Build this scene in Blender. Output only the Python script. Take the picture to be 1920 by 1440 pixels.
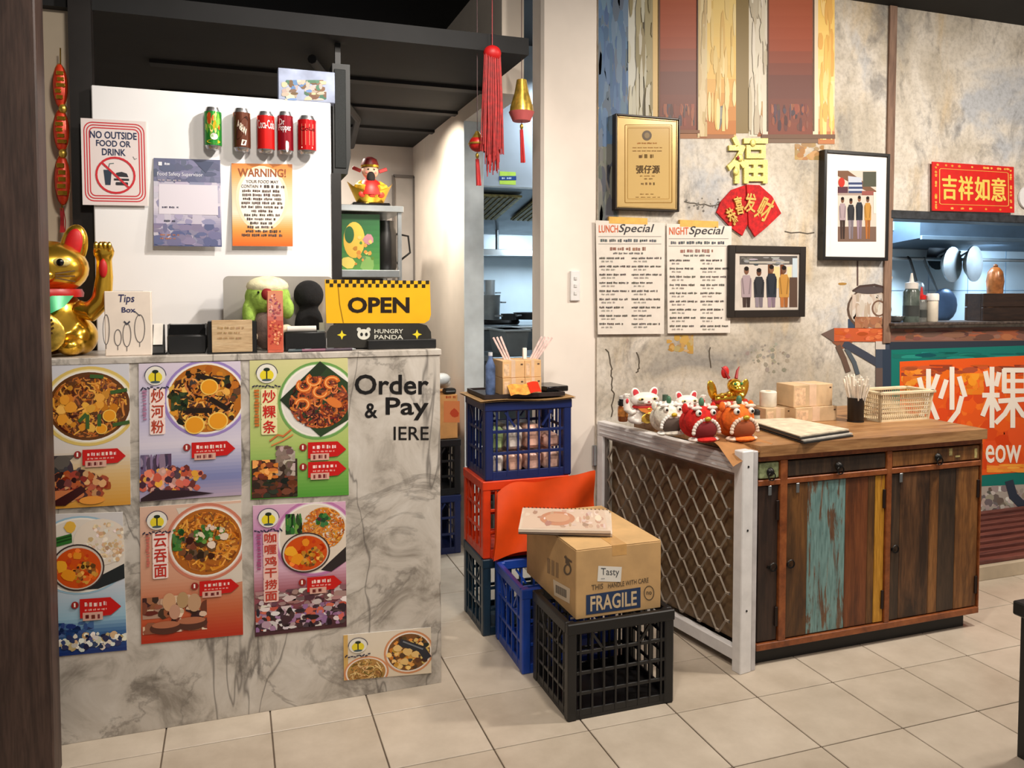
import bpy, bmesh, math, random
from mathutils import Vector, Matrix
random.seed(7)
for o in list(bpy.data.objects): bpy.data.objects.remove(o, do_unlink=True)
SC = bpy.context.scene
COL = SC.collection

# ------------------------------------------------------------------ camera
H = 1.32                       # eye height
FPX, PX, PY = 1500.0, 960.0, 612.0   # focal length and principal point for a 1920x1440 frame
PITCH = math.atan(67.0 / FPX)
AZ = math.radians(70.8)
F0 = Vector((math.cos(AZ), math.sin(AZ), 0)); RT = Vector((math.sin(AZ), -math.cos(AZ), 0))
FW = F0 * math.cos(PITCH) - Vector((0, 0, math.sin(PITCH)))
UPV = F0 * math.sin(PITCH) + Vector((0, 0, math.cos(PITCH)))
CAMP = Vector((0, 0, H))
cd = bpy.data.cameras.new('camera'); cam = bpy.data.objects.new('camera', cd); COL.objects.link(cam)
cam.matrix_world = Matrix(((RT.x, UPV.x, -FW.x, 0), (RT.y, UPV.y, -FW.y, 0), (RT.z, UPV.z, -FW.z, H), (0, 0, 0, 1)))
cd.sensor_width = 36; cd.lens = 36 * FPX / 1920; cd.shift_y = (PY - 720) / 1920; cd.clip_start = 0.05
SC.camera = cam

# ------------------------------------------------------------------ light
SC.view_settings.view_transform = 'Standard'; SC.view_settings.look = 'None'
SC.view_settings.gamma = 1; SC.view_settings.use_curve_mapping = False
SC.view_settings.exposure = 0.08
wd = bpy.data.worlds.new('world'); SC.world = wd; wd.use_nodes = True
wd.node_tree.nodes['Background'].inputs[0].default_value = (1.0, 0.93, 0.86, 1)
wd.node_tree.nodes['Background'].inputs[1].default_value = 0.24

def lamp(name, loc, target, watts, size, col, spread=150):
    l = bpy.data.lights.new(name, 'AREA'); l.energy = watts; l.shape = 'DISK'; l.size = size; l.color = col
    l.spread = math.radians(spread)
    o = bpy.data.objects.new(name, l); COL.objects.link(o); o.location = loc
    o.rotation_euler = (Vector(target) - Vector(loc)).to_track_quat('-Z', 'Y').to_euler()
    return o
WARM = (1.0, 0.90, 0.78)
lamp('downlight_counter', (0.95, 1.95, 2.62), (0.0, 2.9, 1.75), 11, 0.07, (1, .93, .85), 110)
lamp('downlight_aisle', (0.2, 0.9, 2.66), (0.25, 2.6, 0.6), 16, 0.30, WARM, 130)
lamp('downlight_crates', (1.1, 1.5, 2.66), (1.2, 2.8, 0.3), 11, 0.16, WARM, 120)
lamp('downlight_cabinet', (2.75, 1.75, 2.66), (2.3, 2.9, 0.8), 25, 0.14, WARM, 140)
lamp('downlight_right', (3.9, 1.5, 2.66), (3.6, 3.1, 1.0), 21, 0.2, WARM, 140)
lamp('downlight_passage', (0.74, 3.95, 2.2), (1.1, 4.15, 1.45), 9, 0.09, (1, .90, .76), 120)
lamp('downlight_passage_end', (0.5, 4.6, 2.2), (0.6, 4.75, 1.2), 7, 0.1, (1, .90, .78), 150)
lamp('kitchen_tube_doorway', (2.0, 4.2, 2.5), (2.0, 4.7, 0.8), 26, 0.5, (.80, .92, 1.0), 170)
lamp('added_hood_fill', (2.0, 4.95, 1.70), (2.0, 5.3, 1.0), 7, 0.25, (.80, .92, 1.0), 170)  # added fill under the range hood, brightens the kitchen back wall
lamp('kitchen_tube_hatch', (3.55, 3.6, 1.97), (4.7, 4.19, 1.3), 38, 0.25, (.76, .90, 1.0), 170)
lamp('added_hatch_fill', (4.7, 3.86, 1.58), (4.75, 4.2, 1.1), 6, 0.2, (.62, .82, 1.0), 175)  # unseen fill added below the hatch hood to lift the blue wall behind

# ------------------------------------------------------------------ helpers
def ray(u, v): return FW * FPX + RT * (u - PX) - UPV * (v - PY)
AX = {'x': 0, 'y': 1, 'z': 2}
def on(u, v, ax, val):
    """point of the plane ax=val that a photograph pixel sees"""
    i = AX[ax]; d = ray(u, v); t = (val - CAMP[i]) / d[i]
    return CAMP + d * t
def lin(c):
    r = []
    for k in c[:3]:
        k = k / 255.0
        r.append(k / 12.92 if k <= .04045 else ((k + .055) / 1.055) ** 2.4)
    return (r[0], r[1], r[2], 1.0)
def mixc(a, b, t): return tuple(a[i] + (b[i] - a[i]) * t for i in range(3))
def jit(c, s): 
    k = random.uniform(-s, s); return tuple(max(0, min(255, q + k + random.uniform(-s, s) * .4)) for q in c)

class B:
    """mesh builder"""
    def __init__(s): s.v = []; s.f = []
    def add(s, vs, fs):
        n = len(s.v); s.v += [Vector(p) for p in vs]; s.f += [tuple(i + n for i in f) for f in fs]; return s
    def box(s, c, d, rz=0, ch=0.0, M=None):
        hx, hy, hz = d[0] / 2, d[1] / 2, d[2] / 2
        R = M if M is not None else Matrix.Rotation(rz, 3, 'Z'); c = Vector(c)
        if ch <= 0:
            vs = [c + R @ Vector((x, y, z)) for x in (-hx, hx) for y in (-hy, hy) for z in (-hz, hz)]
            fs = [(0, 1, 3, 2), (4, 6, 7, 5), (0, 4, 5, 1), (2, 3, 7, 6), (0, 2, 6, 4), (1, 5, 7, 3)]
            return s.add(vs, fs)
        ch = min(ch, hx * .9, hy * .9, hz * .9)
        vs = []; idx = {}
        for x in (-1, 1):
            for y in (-1, 1):
                for z in (-1, 1):
                    for a in range(3):
                        p = [x * hx, y * hy, z * hz]
                        for b in range(3):
                            if b != a: p[b] -= (x, y, z)[b] * ch
                        idx[(x, y, z, a)] = len(vs); vs.append(c + R @ Vector(p))
        fs = []
        for a in range(3):
            b, e = (a + 1) % 3, (a + 2) % 3
            for sg in (-1, 1):
                q = []
                for (m, n) in ((-1, -1), (1, -1), (1, 1), (-1, 1)):
                    k = [0, 0, 0]; k[a] = sg; k[b] = m; k[e] = n; q.append(idx[(*k, a)])
                fs.append(tuple(q))
            for m in (-1, 1):
                for n in (-1, 1):
                    q = []
                    k = [0, 0, 0]; k[b] = m; k[e] = n
                    k[a] = -1; k0 = tuple(k); k[a] = 1; k1 = tuple(k)
                    fs.append((idx[(*k0, b)], idx[(*k1, b)], idx[(*k1, e)], idx[(*k0, e)]))
        for x in (-1, 1):
            for y in (-1, 1):
                for z in (-1, 1): fs.append(tuple(idx[(x, y, z, a)] for a in range(3)))
        return s.add(vs, fs)
    def span(s, a, b, ch=0.0):
        a = Vector(a); b = Vector(b); return s.box((a + b) / 2, [abs(q) for q in (b - a)], 0, ch)
    def cyl(s, p, q, r0, r1=None, n=14, caps=True):
        p = Vector(p); q = Vector(q); r1 = r0 if r1 is None else r1
        d = (q - p).normalized(); a = d.orthogonal().normalized(); b = d.cross(a)
        vs = []
        for (c, r) in ((p, r0), (q, r1)):
            for i in range(n):
                t = 2 * math.pi * i / n; vs.append(c + (a * math.cos(t) + b * math.sin(t)) * r)
        fs = [(i, (i + 1) % n, n + (i + 1) % n, n + i) for i in range(n)]
        if caps: fs += [tuple(range(n - 1, -1, -1)), tuple(range(n, 2 * n))]
        return s.add(vs, fs)
    def tube(s, pts, r, n=6):
        pts = [Vector(p) for p in pts]
        rs = r if isinstance(r, (list, tuple)) else [r] * len(pts)
        vs = []; a = None
        for i, p in enumerate(pts):
            d = (pts[min(i + 1, len(pts) - 1)] - pts[max(i - 1, 0)]).normalized()
            if a is None: a = d.orthogonal().normalized()
            a = (a - d * a.dot(d)); a = a.normalized() if a.length > 1e-6 else d.orthogonal().normalized()
            b = d.cross(a)
            for k in range(n):
                t = 2 * math.pi * k / n; vs.append(p + (a * math.cos(t) + b * math.sin(t)) * rs[i])
        fs = []
        for i in range(len(pts) - 1):
            for k in range(n):
                fs.append((i * n + k, i * n + (k + 1) % n, (i + 1) * n + (k + 1) % n, (i + 1) * n + k))
        m = len(pts) - 1
        fs += [tuple(range(n - 1, -1, -1)), tuple(m * n + k for k in range(n))]
        return s.add(vs, fs)
    def lathe(s, prof, c, n=20, M=None):
        c = Vector(c); vs = []; M = M or Matrix.Identity(3)
        for (r, z) in prof:
            for k in range(n):
                t = 2 * math.pi * k / n; vs.append(c + M @ Vector((r * math.cos(t), r * math.sin(t), z)))
        fs = []
        for i in range(len(prof) - 1):
            for k in range(n):
                fs.append((i * n + k, i * n + (k + 1) % n, (i + 1) * n + (k + 1) % n, (i + 1) * n + k))
        fs += [tuple(range(n - 1, -1, -1)), tuple((len(prof) - 1) * n + k for k in range(n))]
        return s.add(vs, fs)
    def ell(s, c, r, n=16, m=10, M=None):
        c = Vector(c); M = M or Matrix.Identity(3)
        vs = [c + M @ Vector((0, 0, -r[2]))]
        for j in range(1, m):
            ph = -math.pi / 2 + math.pi * j / m
            for k in range(n):
                t = 2 * math.pi * k / n
                vs.append(c + M @ Vector((r[0] * math.cos(ph) * math.cos(t), r[1] * math.cos(ph) * math.sin(t), r[2] * math.sin(ph))))
        vs.append(c + M @ Vector((0, 0, r[2])))
        fs = [(0, 1 + (k + 1) % n, 1 + k) for k in range(n)]
        for j in range(m - 2):
            for k in range(n):
                a = 1 + j * n; fs.append((a + k, a + (k + 1) % n, a + n + (k + 1) % n, a + n + k))
        L = len(vs) - 1; a = 1 + (m - 2) * n
        fs += [(a + k, a + (k + 1) % n, L) for k in range(n)]
        return s.add(vs, fs)
    def prism(s, pts, off):
        pts = [Vector(p) for p in pts]; off = Vector(off); n = len(pts)
        fs = [tuple(range(n)), tuple(range(2 * n - 1, n - 1, -1))] + [(i, n + i, n + (i + 1) % n, (i + 1) % n) for i in range(n)]
        return s.add(pts + [p + off for p in pts], fs)
    def grid(s, fn, nu, nv):
        vs = [fn(i / nu, j / nv) for j in range(nv + 1) for i in range(nu + 1)]
        fs = [(j * (nu + 1) + i, j * (nu + 1) + i + 1, (j + 1) * (nu + 1) + i + 1, (j + 1) * (nu + 1) + i) for j in range(nv) for i in range(nu)]
        return s.add(vs, fs)
    def tor(s, c, R, r, ax='z', n=20, m=6):
        c = Vector(c); vs = []
        for i in range(n):
            t = 2 * math.pi * i / n
            for k in range(m):
                p = 2 * math.pi * k / m; q = R + r * math.cos(p)
                w = (q * math.cos(t), q * math.sin(t), r * math.sin(p))
                if ax == 'y': w = (w[0], w[2], w[1])
                if ax == 'x': w = (w[2], w[0], w[1])
                vs.append(c + Vector(w))
        fs = [(i * m + k, i * m + (k + 1) % m, ((i + 1) % n) * m + (k + 1) % m, ((i + 1) % n) * m + k) for i in range(n) for k in range(m)]
        return s.add(vs, fs)
    def mesh(s, name):
        me = bpy.data.meshes.new(name)
        me.from_pydata([tuple(p) for p in s.v], [], s.f)
        bm = bmesh.new(); bm.from_mesh(me); bmesh.ops.recalc_face_normals(bm, faces=bm.faces); bm.to_mesh(me); bm.free()
        return me

ORG = {}     # world offset of every Empty
def link(name, me, mat, parent=None, smooth=True, loc=None):
    o = bpy.data.objects.new(name, me); COL.objects.link(o)
    if mat is not None:
        me.materials.clear(); me.materials.append(mat)
    if smooth:
        for p in me.polygons: p.use_smooth = True
        try: me.set_sharp_from_angle(angle=math.radians(38))
        except Exception: pass
    if parent is not None:
        o.parent = parent
        if parent.name in ORG: o.matrix_parent_inverse = Matrix.Translation(-ORG[parent.name])
    return o
def part(name, b, mat, parent=None, smooth=True): return link(name, b.mesh(name), mat, parent, smooth)
def thing(name, label, cat, loc, group=None):
    o = bpy.data.objects.new(name, None); COL.objects.link(o); o.location = loc; o.empty_display_size = .05
    ORG[o.name] = Vector(loc); tag(o, label, cat, group); return o
def tag(o, label=None, cat=None, group=None, kind=None):
    if label: o['label'] = label
    if cat: o['category'] = cat
    if group: o['group'] = group
    if kind: o['kind'] = kind
    return o
def struct(name, b, mat, label=None, smooth=False):
    o = part(name, b, mat, None, smooth); o['kind'] = 'structure'
    if label: o['label'] = label
    return o
def blend(o, vox=.006, it=6):
    m = o.modifiers.new('r', 'REMESH'); m.mode = 'VOXEL'; m.voxel_size = vox; m.use_smooth_shade = True
    if it:
        m = o.modifiers.new('s', 'SMOOTH'); m.iterations = it; m.factor = .5
    return o

# ------------------------------------------------------------------ materials
def newmat(name):
    m = bpy.data.materials.new(name); m.use_nodes = True
    nt = m.node_tree; return m, nt, nt.nodes['Principled BSDF']
def coords(nt, scale=(1, 1, 1), kind='Object'):
    tc = nt.nodes.new('ShaderNodeTexCoord'); mp = nt.nodes.new('ShaderNodeMapping'); mp.inputs['Scale'].default_value = scale
    nt.links.new(tc.outputs[kind], mp.inputs['Vector']); return mp.outputs['Vector']
def noise(nt, vec, scale, detail=4, rough=.55, dist=0):
    n = nt.nodes.new('ShaderNodeTexNoise'); n.inputs['Scale'].default_value = scale; n.inputs['Detail'].default_value = detail
    n.inputs['Roughness'].default_value = rough; n.inputs['Distortion'].default_value = dist
    nt.links.new(vec, n.inputs['Vector']); return n.outputs['Fac']
def ramp(nt, fac, stops):
    r = nt.nodes.new('ShaderNodeValToRGB'); e = r.color_ramp.elements
    while len(e) < len(stops): e.new(.5)
    for i, (p, c) in enumerate(stops): e[i].position = p; e[i].color = lin(c)
    nt.links.new(fac, r.inputs['Fac']); return r.outputs['Color']
def mixn(nt, fac, a, b, mode='MIX'):
    m = nt.nodes.new('ShaderNodeMix'); m.data_type = 'RGBA'; m.blend_type = mode
    for i, q in ((0, fac), (6, a), (7, b)):
        if isinstance(q, (int, float)): m.inputs[i].default_value = q
        elif isinstance(q, tuple): m.inputs[i].default_value = lin(q)
        else: nt.links.new(q, m.inputs[i])
    return m.outputs[2]
def bump(nt, bs, fac, strength, dist=.002):
    b = nt.nodes.new('ShaderNodeBump'); b.inputs['Strength'].default_value = strength; b.inputs['Distance'].default_value = dist
    nt.links.new(fac, b.inputs['Height']); nt.links.new(b.outputs['Normal'], bs.inputs['Normal'])
MC = {}
def M(rgb, rough=.5, metal=0.0, var=.06, scale=14, bmp=0.0, spec=.5, emit=None, alpha=None, trans=0.0):
    key = (rgb, rough, metal, var, scale, bmp, spec, emit, trans)
    if key in MC: return MC[key]
    m, nt, bs = newmat('paint_%02x%02x%02x' % tuple(int(q) for q in rgb))
    v = coords(nt); f = noise(nt, v, scale, 3)
    lo = tuple(max(0, q * (1 - var)) for q in rgb); hi = tuple(min(255, q * (1 + var)) for q in rgb)
    c = ramp(nt, f, [(.3, lo), (.7, hi)]); nt.links.new(c, bs.inputs['Base Color'])
    bs.inputs['Roughness'].default_value = rough; bs.inputs['Metallic'].default_value = metal
    bs.inputs['Specular IOR Level'].default_value = spec
    if trans: bs.inputs['Transmission Weight'].default_value = trans
    if bmp: bump(nt, bs, noise(nt, v, scale * 4, 3), bmp)
    if emit: bs.inputs['Emission Color'].default_value = lin(rgb); bs.inputs['Emission Strength'].default_value = emit
    MC[key] = m; return m
def wood(name, c1, c2, c3, sc=(30, 30, 3), rough=.5, worn=None, wornamt=.5, wscale=(22, 22, 3), stain=0.0):
    m, nt, bs = newmat(name)
    v = coords(nt, sc); f = noise(nt, v, 1.0, 6, .62, .8)
    c = ramp(nt, f, [(.28, c1), (.5, c2), (.72, c3)])
    g = noise(nt, coords(nt, tuple(q * 5 for q in sc)), 1.0, 3)
    c = mixn(nt, .35, c, ramp(nt, g, [(.35, mixc(c1, (0, 0, 0), .35)), (.65, c3)]), 'MULTIPLY') if False else mixn(nt, .22, c, ramp(nt, g, [(.38, mixc(c1, (0, 0, 0), .4)), (.62, c3)]))
    if stain:
        q = noise(nt, coords(nt, (9, 9, 2.2)), 1.0, 5, .65, .6)
        k0 = nt.nodes.new('ShaderNodeValToRGB'); k0.color_ramp.elements[0].position = .40; k0.color_ramp.elements[0].color = (stain, stain, stain, 1); k0.color_ramp.elements[1].position = .56; k0.color_ramp.elements[1].color = (0, 0, 0, 1)
        nt.links.new(q, k0.inputs['Fac']); c = mixn(nt, k0.outputs['Color'], c, mixc(c1, (14, 9, 6), .55))
    if worn:
        w = noise(nt, coords(nt, wscale), 1.0, 6, .7, .5)
        k = nt.nodes.new('ShaderNodeValToRGB'); k.color_ramp.elements[0].position = wornamt - .03; k.color_ramp.elements[1].position = wornamt + .03
        nt.links.new(w, k.inputs['Fac'])
        pc = ramp(nt, g, [(.3, mixc(worn, (0, 0, 0), .2)), (.7, mixc(worn, (255, 255, 255), .12))])
        c = mixn(nt, k.outputs['Color'], c, pc)
    nt.links.new(c, bs.inputs['Base Color']); bs.inputs['Roughness'].default_value = rough
    bump(nt, bs, g, .25, .001); return m
def print_mat(rough=.45, name='printed_ink', metal=0):
    m, nt, bs = newmat(name); a = nt.nodes.new('ShaderNodeAttribute'); a.attribute_name = 'ink'
    nt.links.new(a.outputs['Color'], bs.inputs['Base Color']); bs.inputs['Roughness'].default_value = rough; bs.inputs['Metallic'].default_value = metal
    bs.inputs['Specular IOR Level'].default_value = .3
    return m
INK = print_mat(.45); INKG = print_mat(.22, 'glossy_ink'); INKM = print_mat(.28, 'metallic_ink', .35)

# ------------------------------------------------------------------ printing: flat lettering and pictures on real sheets
TXT = {}
def glyphs(sx, bold):
    if (sx, bold) in TXT: return TXT[(sx, bold)]
    c = bpy.data.curves.new('t', 'FONT'); c.body = sx; c.resolution_u = 3; c.offset = bold; c.fill_mode = 'FRONT'
    o = bpy.data.objects.new('t', c); COL.objects.link(o)
    dg = bpy.context.evaluated_depsgraph_get(); me = bpy.data.meshes.new_from_object(o.evaluated_get(dg))
    vs = [(p.co.x, p.co.y) for p in me.vertices]; fs = [tuple(p.vertices) for p in me.polygons]
    bpy.data.objects.remove(o); bpy.data.curves.remove(c); bpy.data.meshes.remove(me)
    if vs:
        x0 = min(p[0] for p in vs); x1 = max(p[0] for p in vs); y0 = min(p[1] for p in vs); y1 = max(p[1] for p in vs)
        vs = [((a - x0) / max(x1 - x0, 1e-6), (b - y0) / max(y1 - y0, 1e-6)) for a, b in vs]
    TXT[(sx, bold)] = (vs, fs); return vs, fs
def clip_poly(p, r):
    for (i, lim, sg) in ((0, r[0], 1), (0, r[2], -1), (1, r[1], 1), (1, r[3], -1)):
        if not p: return p
        q = []
        for k in range(len(p)):
            a = p[k]; b = p[(k + 1) % len(p)]; da = (a[i] - lim) * sg; db = (b[i] - lim) * sg
            if da >= 0: q.append(a)
            if (da >= 0) != (db >= 0):
                t = da / (da - db); q.append((a[0] + (b[0] - a[0]) * t, a[1] + (b[1] - a[1]) * t))
        p = q
    return p
class Print:
    """flat print on a sheet; drawing units are the sheet's own units, mapped to the sheet's plane by mp(x, y, lift)"""
    def __init__(s, mp, clip=None, step=.00035): s.mp = mp; s.c = clip; s.v = []; s.f = []; s.k = []; s.step = max(step, .0004); s.n = 0
    def raw(s, pts, fs, col, lay):
        n = len(s.v); L = lin(col)
        s.n = (s.n + 1) % 64; lay = lay + s.n * .0045     # every stroke of ink gets its own tiny thickness
        s.v += [s.mp(x, y, (lay + 1) * s.step) for x, y in pts]
        for f in fs: s.f.append(tuple(i + n for i in f)); s.k.append(L)
    def poly(s, pts, col, lay=0):
        if s.c: pts = clip_poly(list(pts), s.c)
        if len(pts) >= 3: s.raw(pts, [tuple(range(len(pts)))], col, lay)
        return s
    def rect(s, x0, y0, x1, y1, col, lay=0): return s.poly([(x0, y0), (x1, y0), (x1, y1), (x0, y1)], col, lay)
    def ell(s, cx, cy, rx, ry, col, lay=0, n=22, rot=0):
        ca, sa = math.cos(rot), math.sin(rot); P = []
        for i in range(n):
            t = 2 * math.pi * i / n; a, b = rx * math.cos(t), ry * math.sin(t); P.append((cx + a * ca - b * sa, cy + a * sa + b * ca))
        return s.poly(P, col, lay)
    def line(s, pts, w, col, lay=0):
        for (a, b) in zip(pts[:-1], pts[1:]):
            dx, dy = b[0] - a[0], b[1] - a[1]; l = math.hypot(dx, dy) or 1; nx, ny = -dy / l * w / 2, dx / l * w / 2; ex, ey = dx / l * w * .25, dy / l * w * .25
            s.poly([(a[0] + nx - ex, a[1] + ny - ey), (b[0] + nx + ex, b[1] + ny + ey), (b[0] - nx + ex, b[1] - ny + ey), (a[0] - nx - ex, a[1] - ny - ey)], col, lay)
        return s
    def ring(s, cx, cy, rx, ry, w, col, lay=0, a0=0, a1=360, n=28):
        P = [(cx + rx * math.cos(math.radians(a0 + (a1 - a0) * i / n)), cy + ry * math.sin(math.radians(a0 + (a1 - a0) * i / n))) for i in range(n + 1)]
        return s.line(P, w, col, lay)
    def rrect(s, x0, y0, x1, y1, r, w, col, lay=0):
        P = []
        for (cx, cy, a) in ((x1 - r, y0 + r, -90), (x1 - r, y1 - r, 0), (x0 + r, y1 - r, 90), (x0 + r, y0 + r, 180)):
            for i in range(6): t = math.radians(a + 18 * i); P.append((cx + r * math.cos(t), cy + r * math.sin(t)))
        P.append(P[0])
        if w: return s.line(P, w, col, lay)
        return s.poly(P[:-1], col, lay)
    def text(s, t, x0, y0, x1, y1, col, lay=3, bold=.0, shear=0, rot=0, fat=0):
        vs, fs = glyphs(t, bold); w, h = x1 - x0, y1 - y0; cx, cy = (x0 + x1) / 2, (y0 + y1) / 2; ca, sa = math.cos(rot), math.sin(rot)
        P = []
        for a, b in vs:
            x = (a - .5) * w + shear * h * (b - .5); y = (.5 - b) * h
            P.append((cx + x * ca - y * sa, cy + x * sa + y * ca))
        for dx, dy in (((0, 0),) if not fat else ((-fat, 0), (fat, 0), (0, -fat), (0, fat))): s.raw([(x + dx, y + dy) for x, y in P], fs, col, lay)
        return s
    def words(s, x0, y0, x1, h, col, lay=3, wl=(4, 12), gap=3, thick=.55):
        x = x0
        while x < x1 - 2:
            e = min(x1, x + random.uniform(*wl)); k = x
            while k < e:       # illegible small print: broken blocks
                q = min(e, k + h * random.uniform(.5, .9)); a = random.uniform(0, .25) * h; s.rect(k, y0 + a, q - h * .16, y0 + h * random.uniform(.8, 1), jit(col, 14), lay); k = q
            x = e + gap
        return s
    def grad(s, x0, y0, x1, y1, stops, lay=0, n=40):
        for i in range(n):
            t = (i + .5) / n
            for (p, a), (q, b) in zip(stops[:-1], stops[1:]):
                if p <= t <= q: c = mixc(a, b, (t - p) / (q - p)); break
            s.rect(x0, y0 + (y1 - y0) * i / n, x1, y0 + (y1 - y0) * (i + 1) / n + .02, c, lay)
        return s
    def blob(s, cx, cy, r, col, lay=0, n=8, sq=1.0):
        a0 = random.uniform(0, 6.3); return s.poly([(cx + r * random.uniform(.7, 1.15) * math.cos(a0 + 6.283 * i / n), cy + sq * r * random.uniform(.7, 1.15) * math.sin(a0 + 6.283 * i / n)) for i in range(n)], col, lay)
    def scatter(s, cx, cy, rx, ry, pal, n, size, lay=3, strand=0, js=18):
        for i in range(n):
            t = random.uniform(0, 6.283); q = math.sqrt(random.random()); x, y = cx + rx * q * math.cos(t), cy + ry * q * math.sin(t)
            c = jit(random.choice(pal), js); z = size * random.uniform(.6, 1.3)
            if strand:
                a = random.uniform(0, 6.283); cv = random.uniform(-1.2, 1.2); P = [(x, y)]
                for k in range(3): P.append((P[-1][0] + z * strand * math.cos(a), P[-1][1] + z * strand * math.sin(a))); a += cv
                P = [(cx + (px_ - cx) * min(1, .97 / max(1e-6, math.hypot((px_ - cx) / rx, (py_ - cy) / ry))), cy + (py_ - cy) * min(1, .97 / max(1e-6, math.hypot((px_ - cx) / rx, (py_ - cy) / ry)))) for px_, py_ in P]
                s.line(P, z * .5, c, lay + (i % 3) * .3)
            else: s.blob(x, y, z, c, lay + (i % 3) * .3)
        return s
    def strokes(s, x0, y0, x1, y1, pal, n, w, h, lay=1, js=14):
        for i in range(n):
            x, y = random.uniform(x0, x1), random.uniform(y0, y1); a, b = w * random.uniform(.4, 1.4), h * random.uniform(.4, 1.4)
            X0, X1, Y0, Y1 = max(x0, x - a), min(x1, x + a), max(y0, y - b), min(y1, y + b)
            P = [(x + a * random.uniform(.8, 1.1) * math.cos(6.283 * j / 8 + .3), y + b * random.uniform(.8, 1.1) * math.sin(6.283 * j / 8 + .3)) for j in range(8)]
            s.poly(clip_poly(P, (x0, y0, x1, y1)), jit(random.choice(pal), js), lay + (i % 4) * .25)
        return s
    def build(s, name='print', parent=None, mat=None):
        me = bpy.data.meshes.new(name); me.from_pydata([tuple(p) for p in s.v], [], s.f)
        at = me.color_attributes.new('ink', 'FLOAT_COLOR', 'CORNER'); d = []
        for p, c in zip(me.polygons, s.k): d += list(c) * p.loop_total
        at.data.foreach_set('color', d)
        return link(name, me, mat or INK, parent, False)
def plane_map(ax, val, sg=-1.0):
    return lambda x, y, l: on(x, y, ax, val + sg * l)
def sheet(q, ax, val, th, sg=1.0):
    """thin sheet from four corners, its front face on the plane ax=val"""
    b = B(); off = [0, 0, 0]; off[AX[ax]] = th * sg
    return b.prism([on(u, v, ax, val) for u, v in q], off)
# ------------------------------------------------------------------ surface materials
def marble():
    m, nt, bs = newmat('marble'); v = coords(nt)
    n1 = noise(nt, v, 2.2, 7, .62, 1.6); n2 = noise(nt, v, 6.5, 6, .65, .9); n3 = noise(nt, v, 1.6, 3)
    base = ramp(nt, n2, [(.32, (136, 128, 118)), (.5, (190, 182, 172)), (.75, (212, 206, 198))])
    sub = nt.nodes.new('ShaderNodeMath'); sub.operation = 'SUBTRACT'; sub.inputs[1].default_value = .5; nt.links.new(n1, sub.inputs[0])
    ab = nt.nodes.new('ShaderNodeMath'); ab.operation = 'ABSOLUTE'; nt.links.new(sub.outputs[0], ab.inputs[0])
    vein = nt.nodes.new('ShaderNodeValToRGB'); vein.color_ramp.elements[0].color = (1, 1, 1, 1); vein.color_ramp.elements[1].color = (0, 0, 0, 1)
    vein.color_ramp.elements[0].position = 0.0; vein.color_ramp.elements[1].position = .028
    nt.links.new(ab.outputs[0], vein.inputs['Fac'])
    mm = nt.nodes.new('ShaderNodeMath'); mm.operation = 'MULTIPLY'; nt.links.new(vein.outputs['Color'], mm.inputs[0]); nt.links.new(n3, mm.inputs[1])
    mp2 = nt.nodes.new('ShaderNodeMapping'); mp2.inputs['Rotation'].default_value = (0, .75, 0); mp2.inputs['Scale'].default_value = (3.2, 1, .9); nt.links.new(v, mp2.inputs['Vector'])
    n5 = noise(nt, mp2.outputs['Vector'], 1.25, 4, .5, .5); s5 = nt.nodes.new('ShaderNodeMath'); s5.operation = 'SUBTRACT'; s5.inputs[1].default_value = .5; nt.links.new(n5, s5.inputs[0])
    a5 = nt.nodes.new('ShaderNodeMath'); a5.operation = 'ABSOLUTE'; nt.links.new(s5.outputs[0], a5.inputs[0])
    v5 = nt.nodes.new('ShaderNodeValToRGB'); v5.color_ramp.elements[0].color = (.75, .75, .75, 1); v5.color_ramp.elements[1].color = (0, 0, 0, 1); v5.color_ramp.elements[1].position = .009; nt.links.new(a5.outputs[0], v5.inputs['Fac'])
    c = mixn(nt, v5.outputs['Color'], mixn(nt, mm.outputs[0], base, (96, 90, 84)), (88, 82, 78))
    nt.links.new(c, bs.inputs['Base Color']); bs.inputs['Roughness'].default_value = .28; return m
def plaster():
    m, nt, bs = newmat('distressed_plaster'); v = coords(nt)
    big = noise(nt, v, 1.7, 5, .6, .6); mid = noise(nt, coords(nt, (1.2, 1.2, .7)), 6, 6, .7, .5); fine = noise(nt, v, 42, 4, .7)
    c = ramp(nt, big, [(.30, (146, 142, 136)), (.42, (190, 180, 164)), (.54, (216, 208, 196)), (.66, (184, 186, 190))])
    och = ramp(nt, noise(nt, coords(nt, (4, 4, 1.2)), 1.0, 5, .6, .6), [(.55, (0, 0, 0)), (.68, (255, 255, 255))])
    c = mixn(nt, och, c, mixn(nt, .5, c, (198, 168, 116)))
    dk = ramp(nt, mid, [(.32, (255, 255, 255)), (.46, (0, 0, 0))]); c = mixn(nt, dk, c, mixn(nt, .6, c, (104, 102, 102)))
    c = mixn(nt, .28, c, ramp(nt, fine, [(.36, (150, 144, 136)), (.56, (255, 255, 255)), (.7, (255, 255, 255))]), 'MULTIPLY')
    nt.links.new(c, bs.inputs['Base Color']); bs.inputs['Roughness'].default_value = .8; bump(nt, bs, fine, .12, .002); return m
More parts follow.
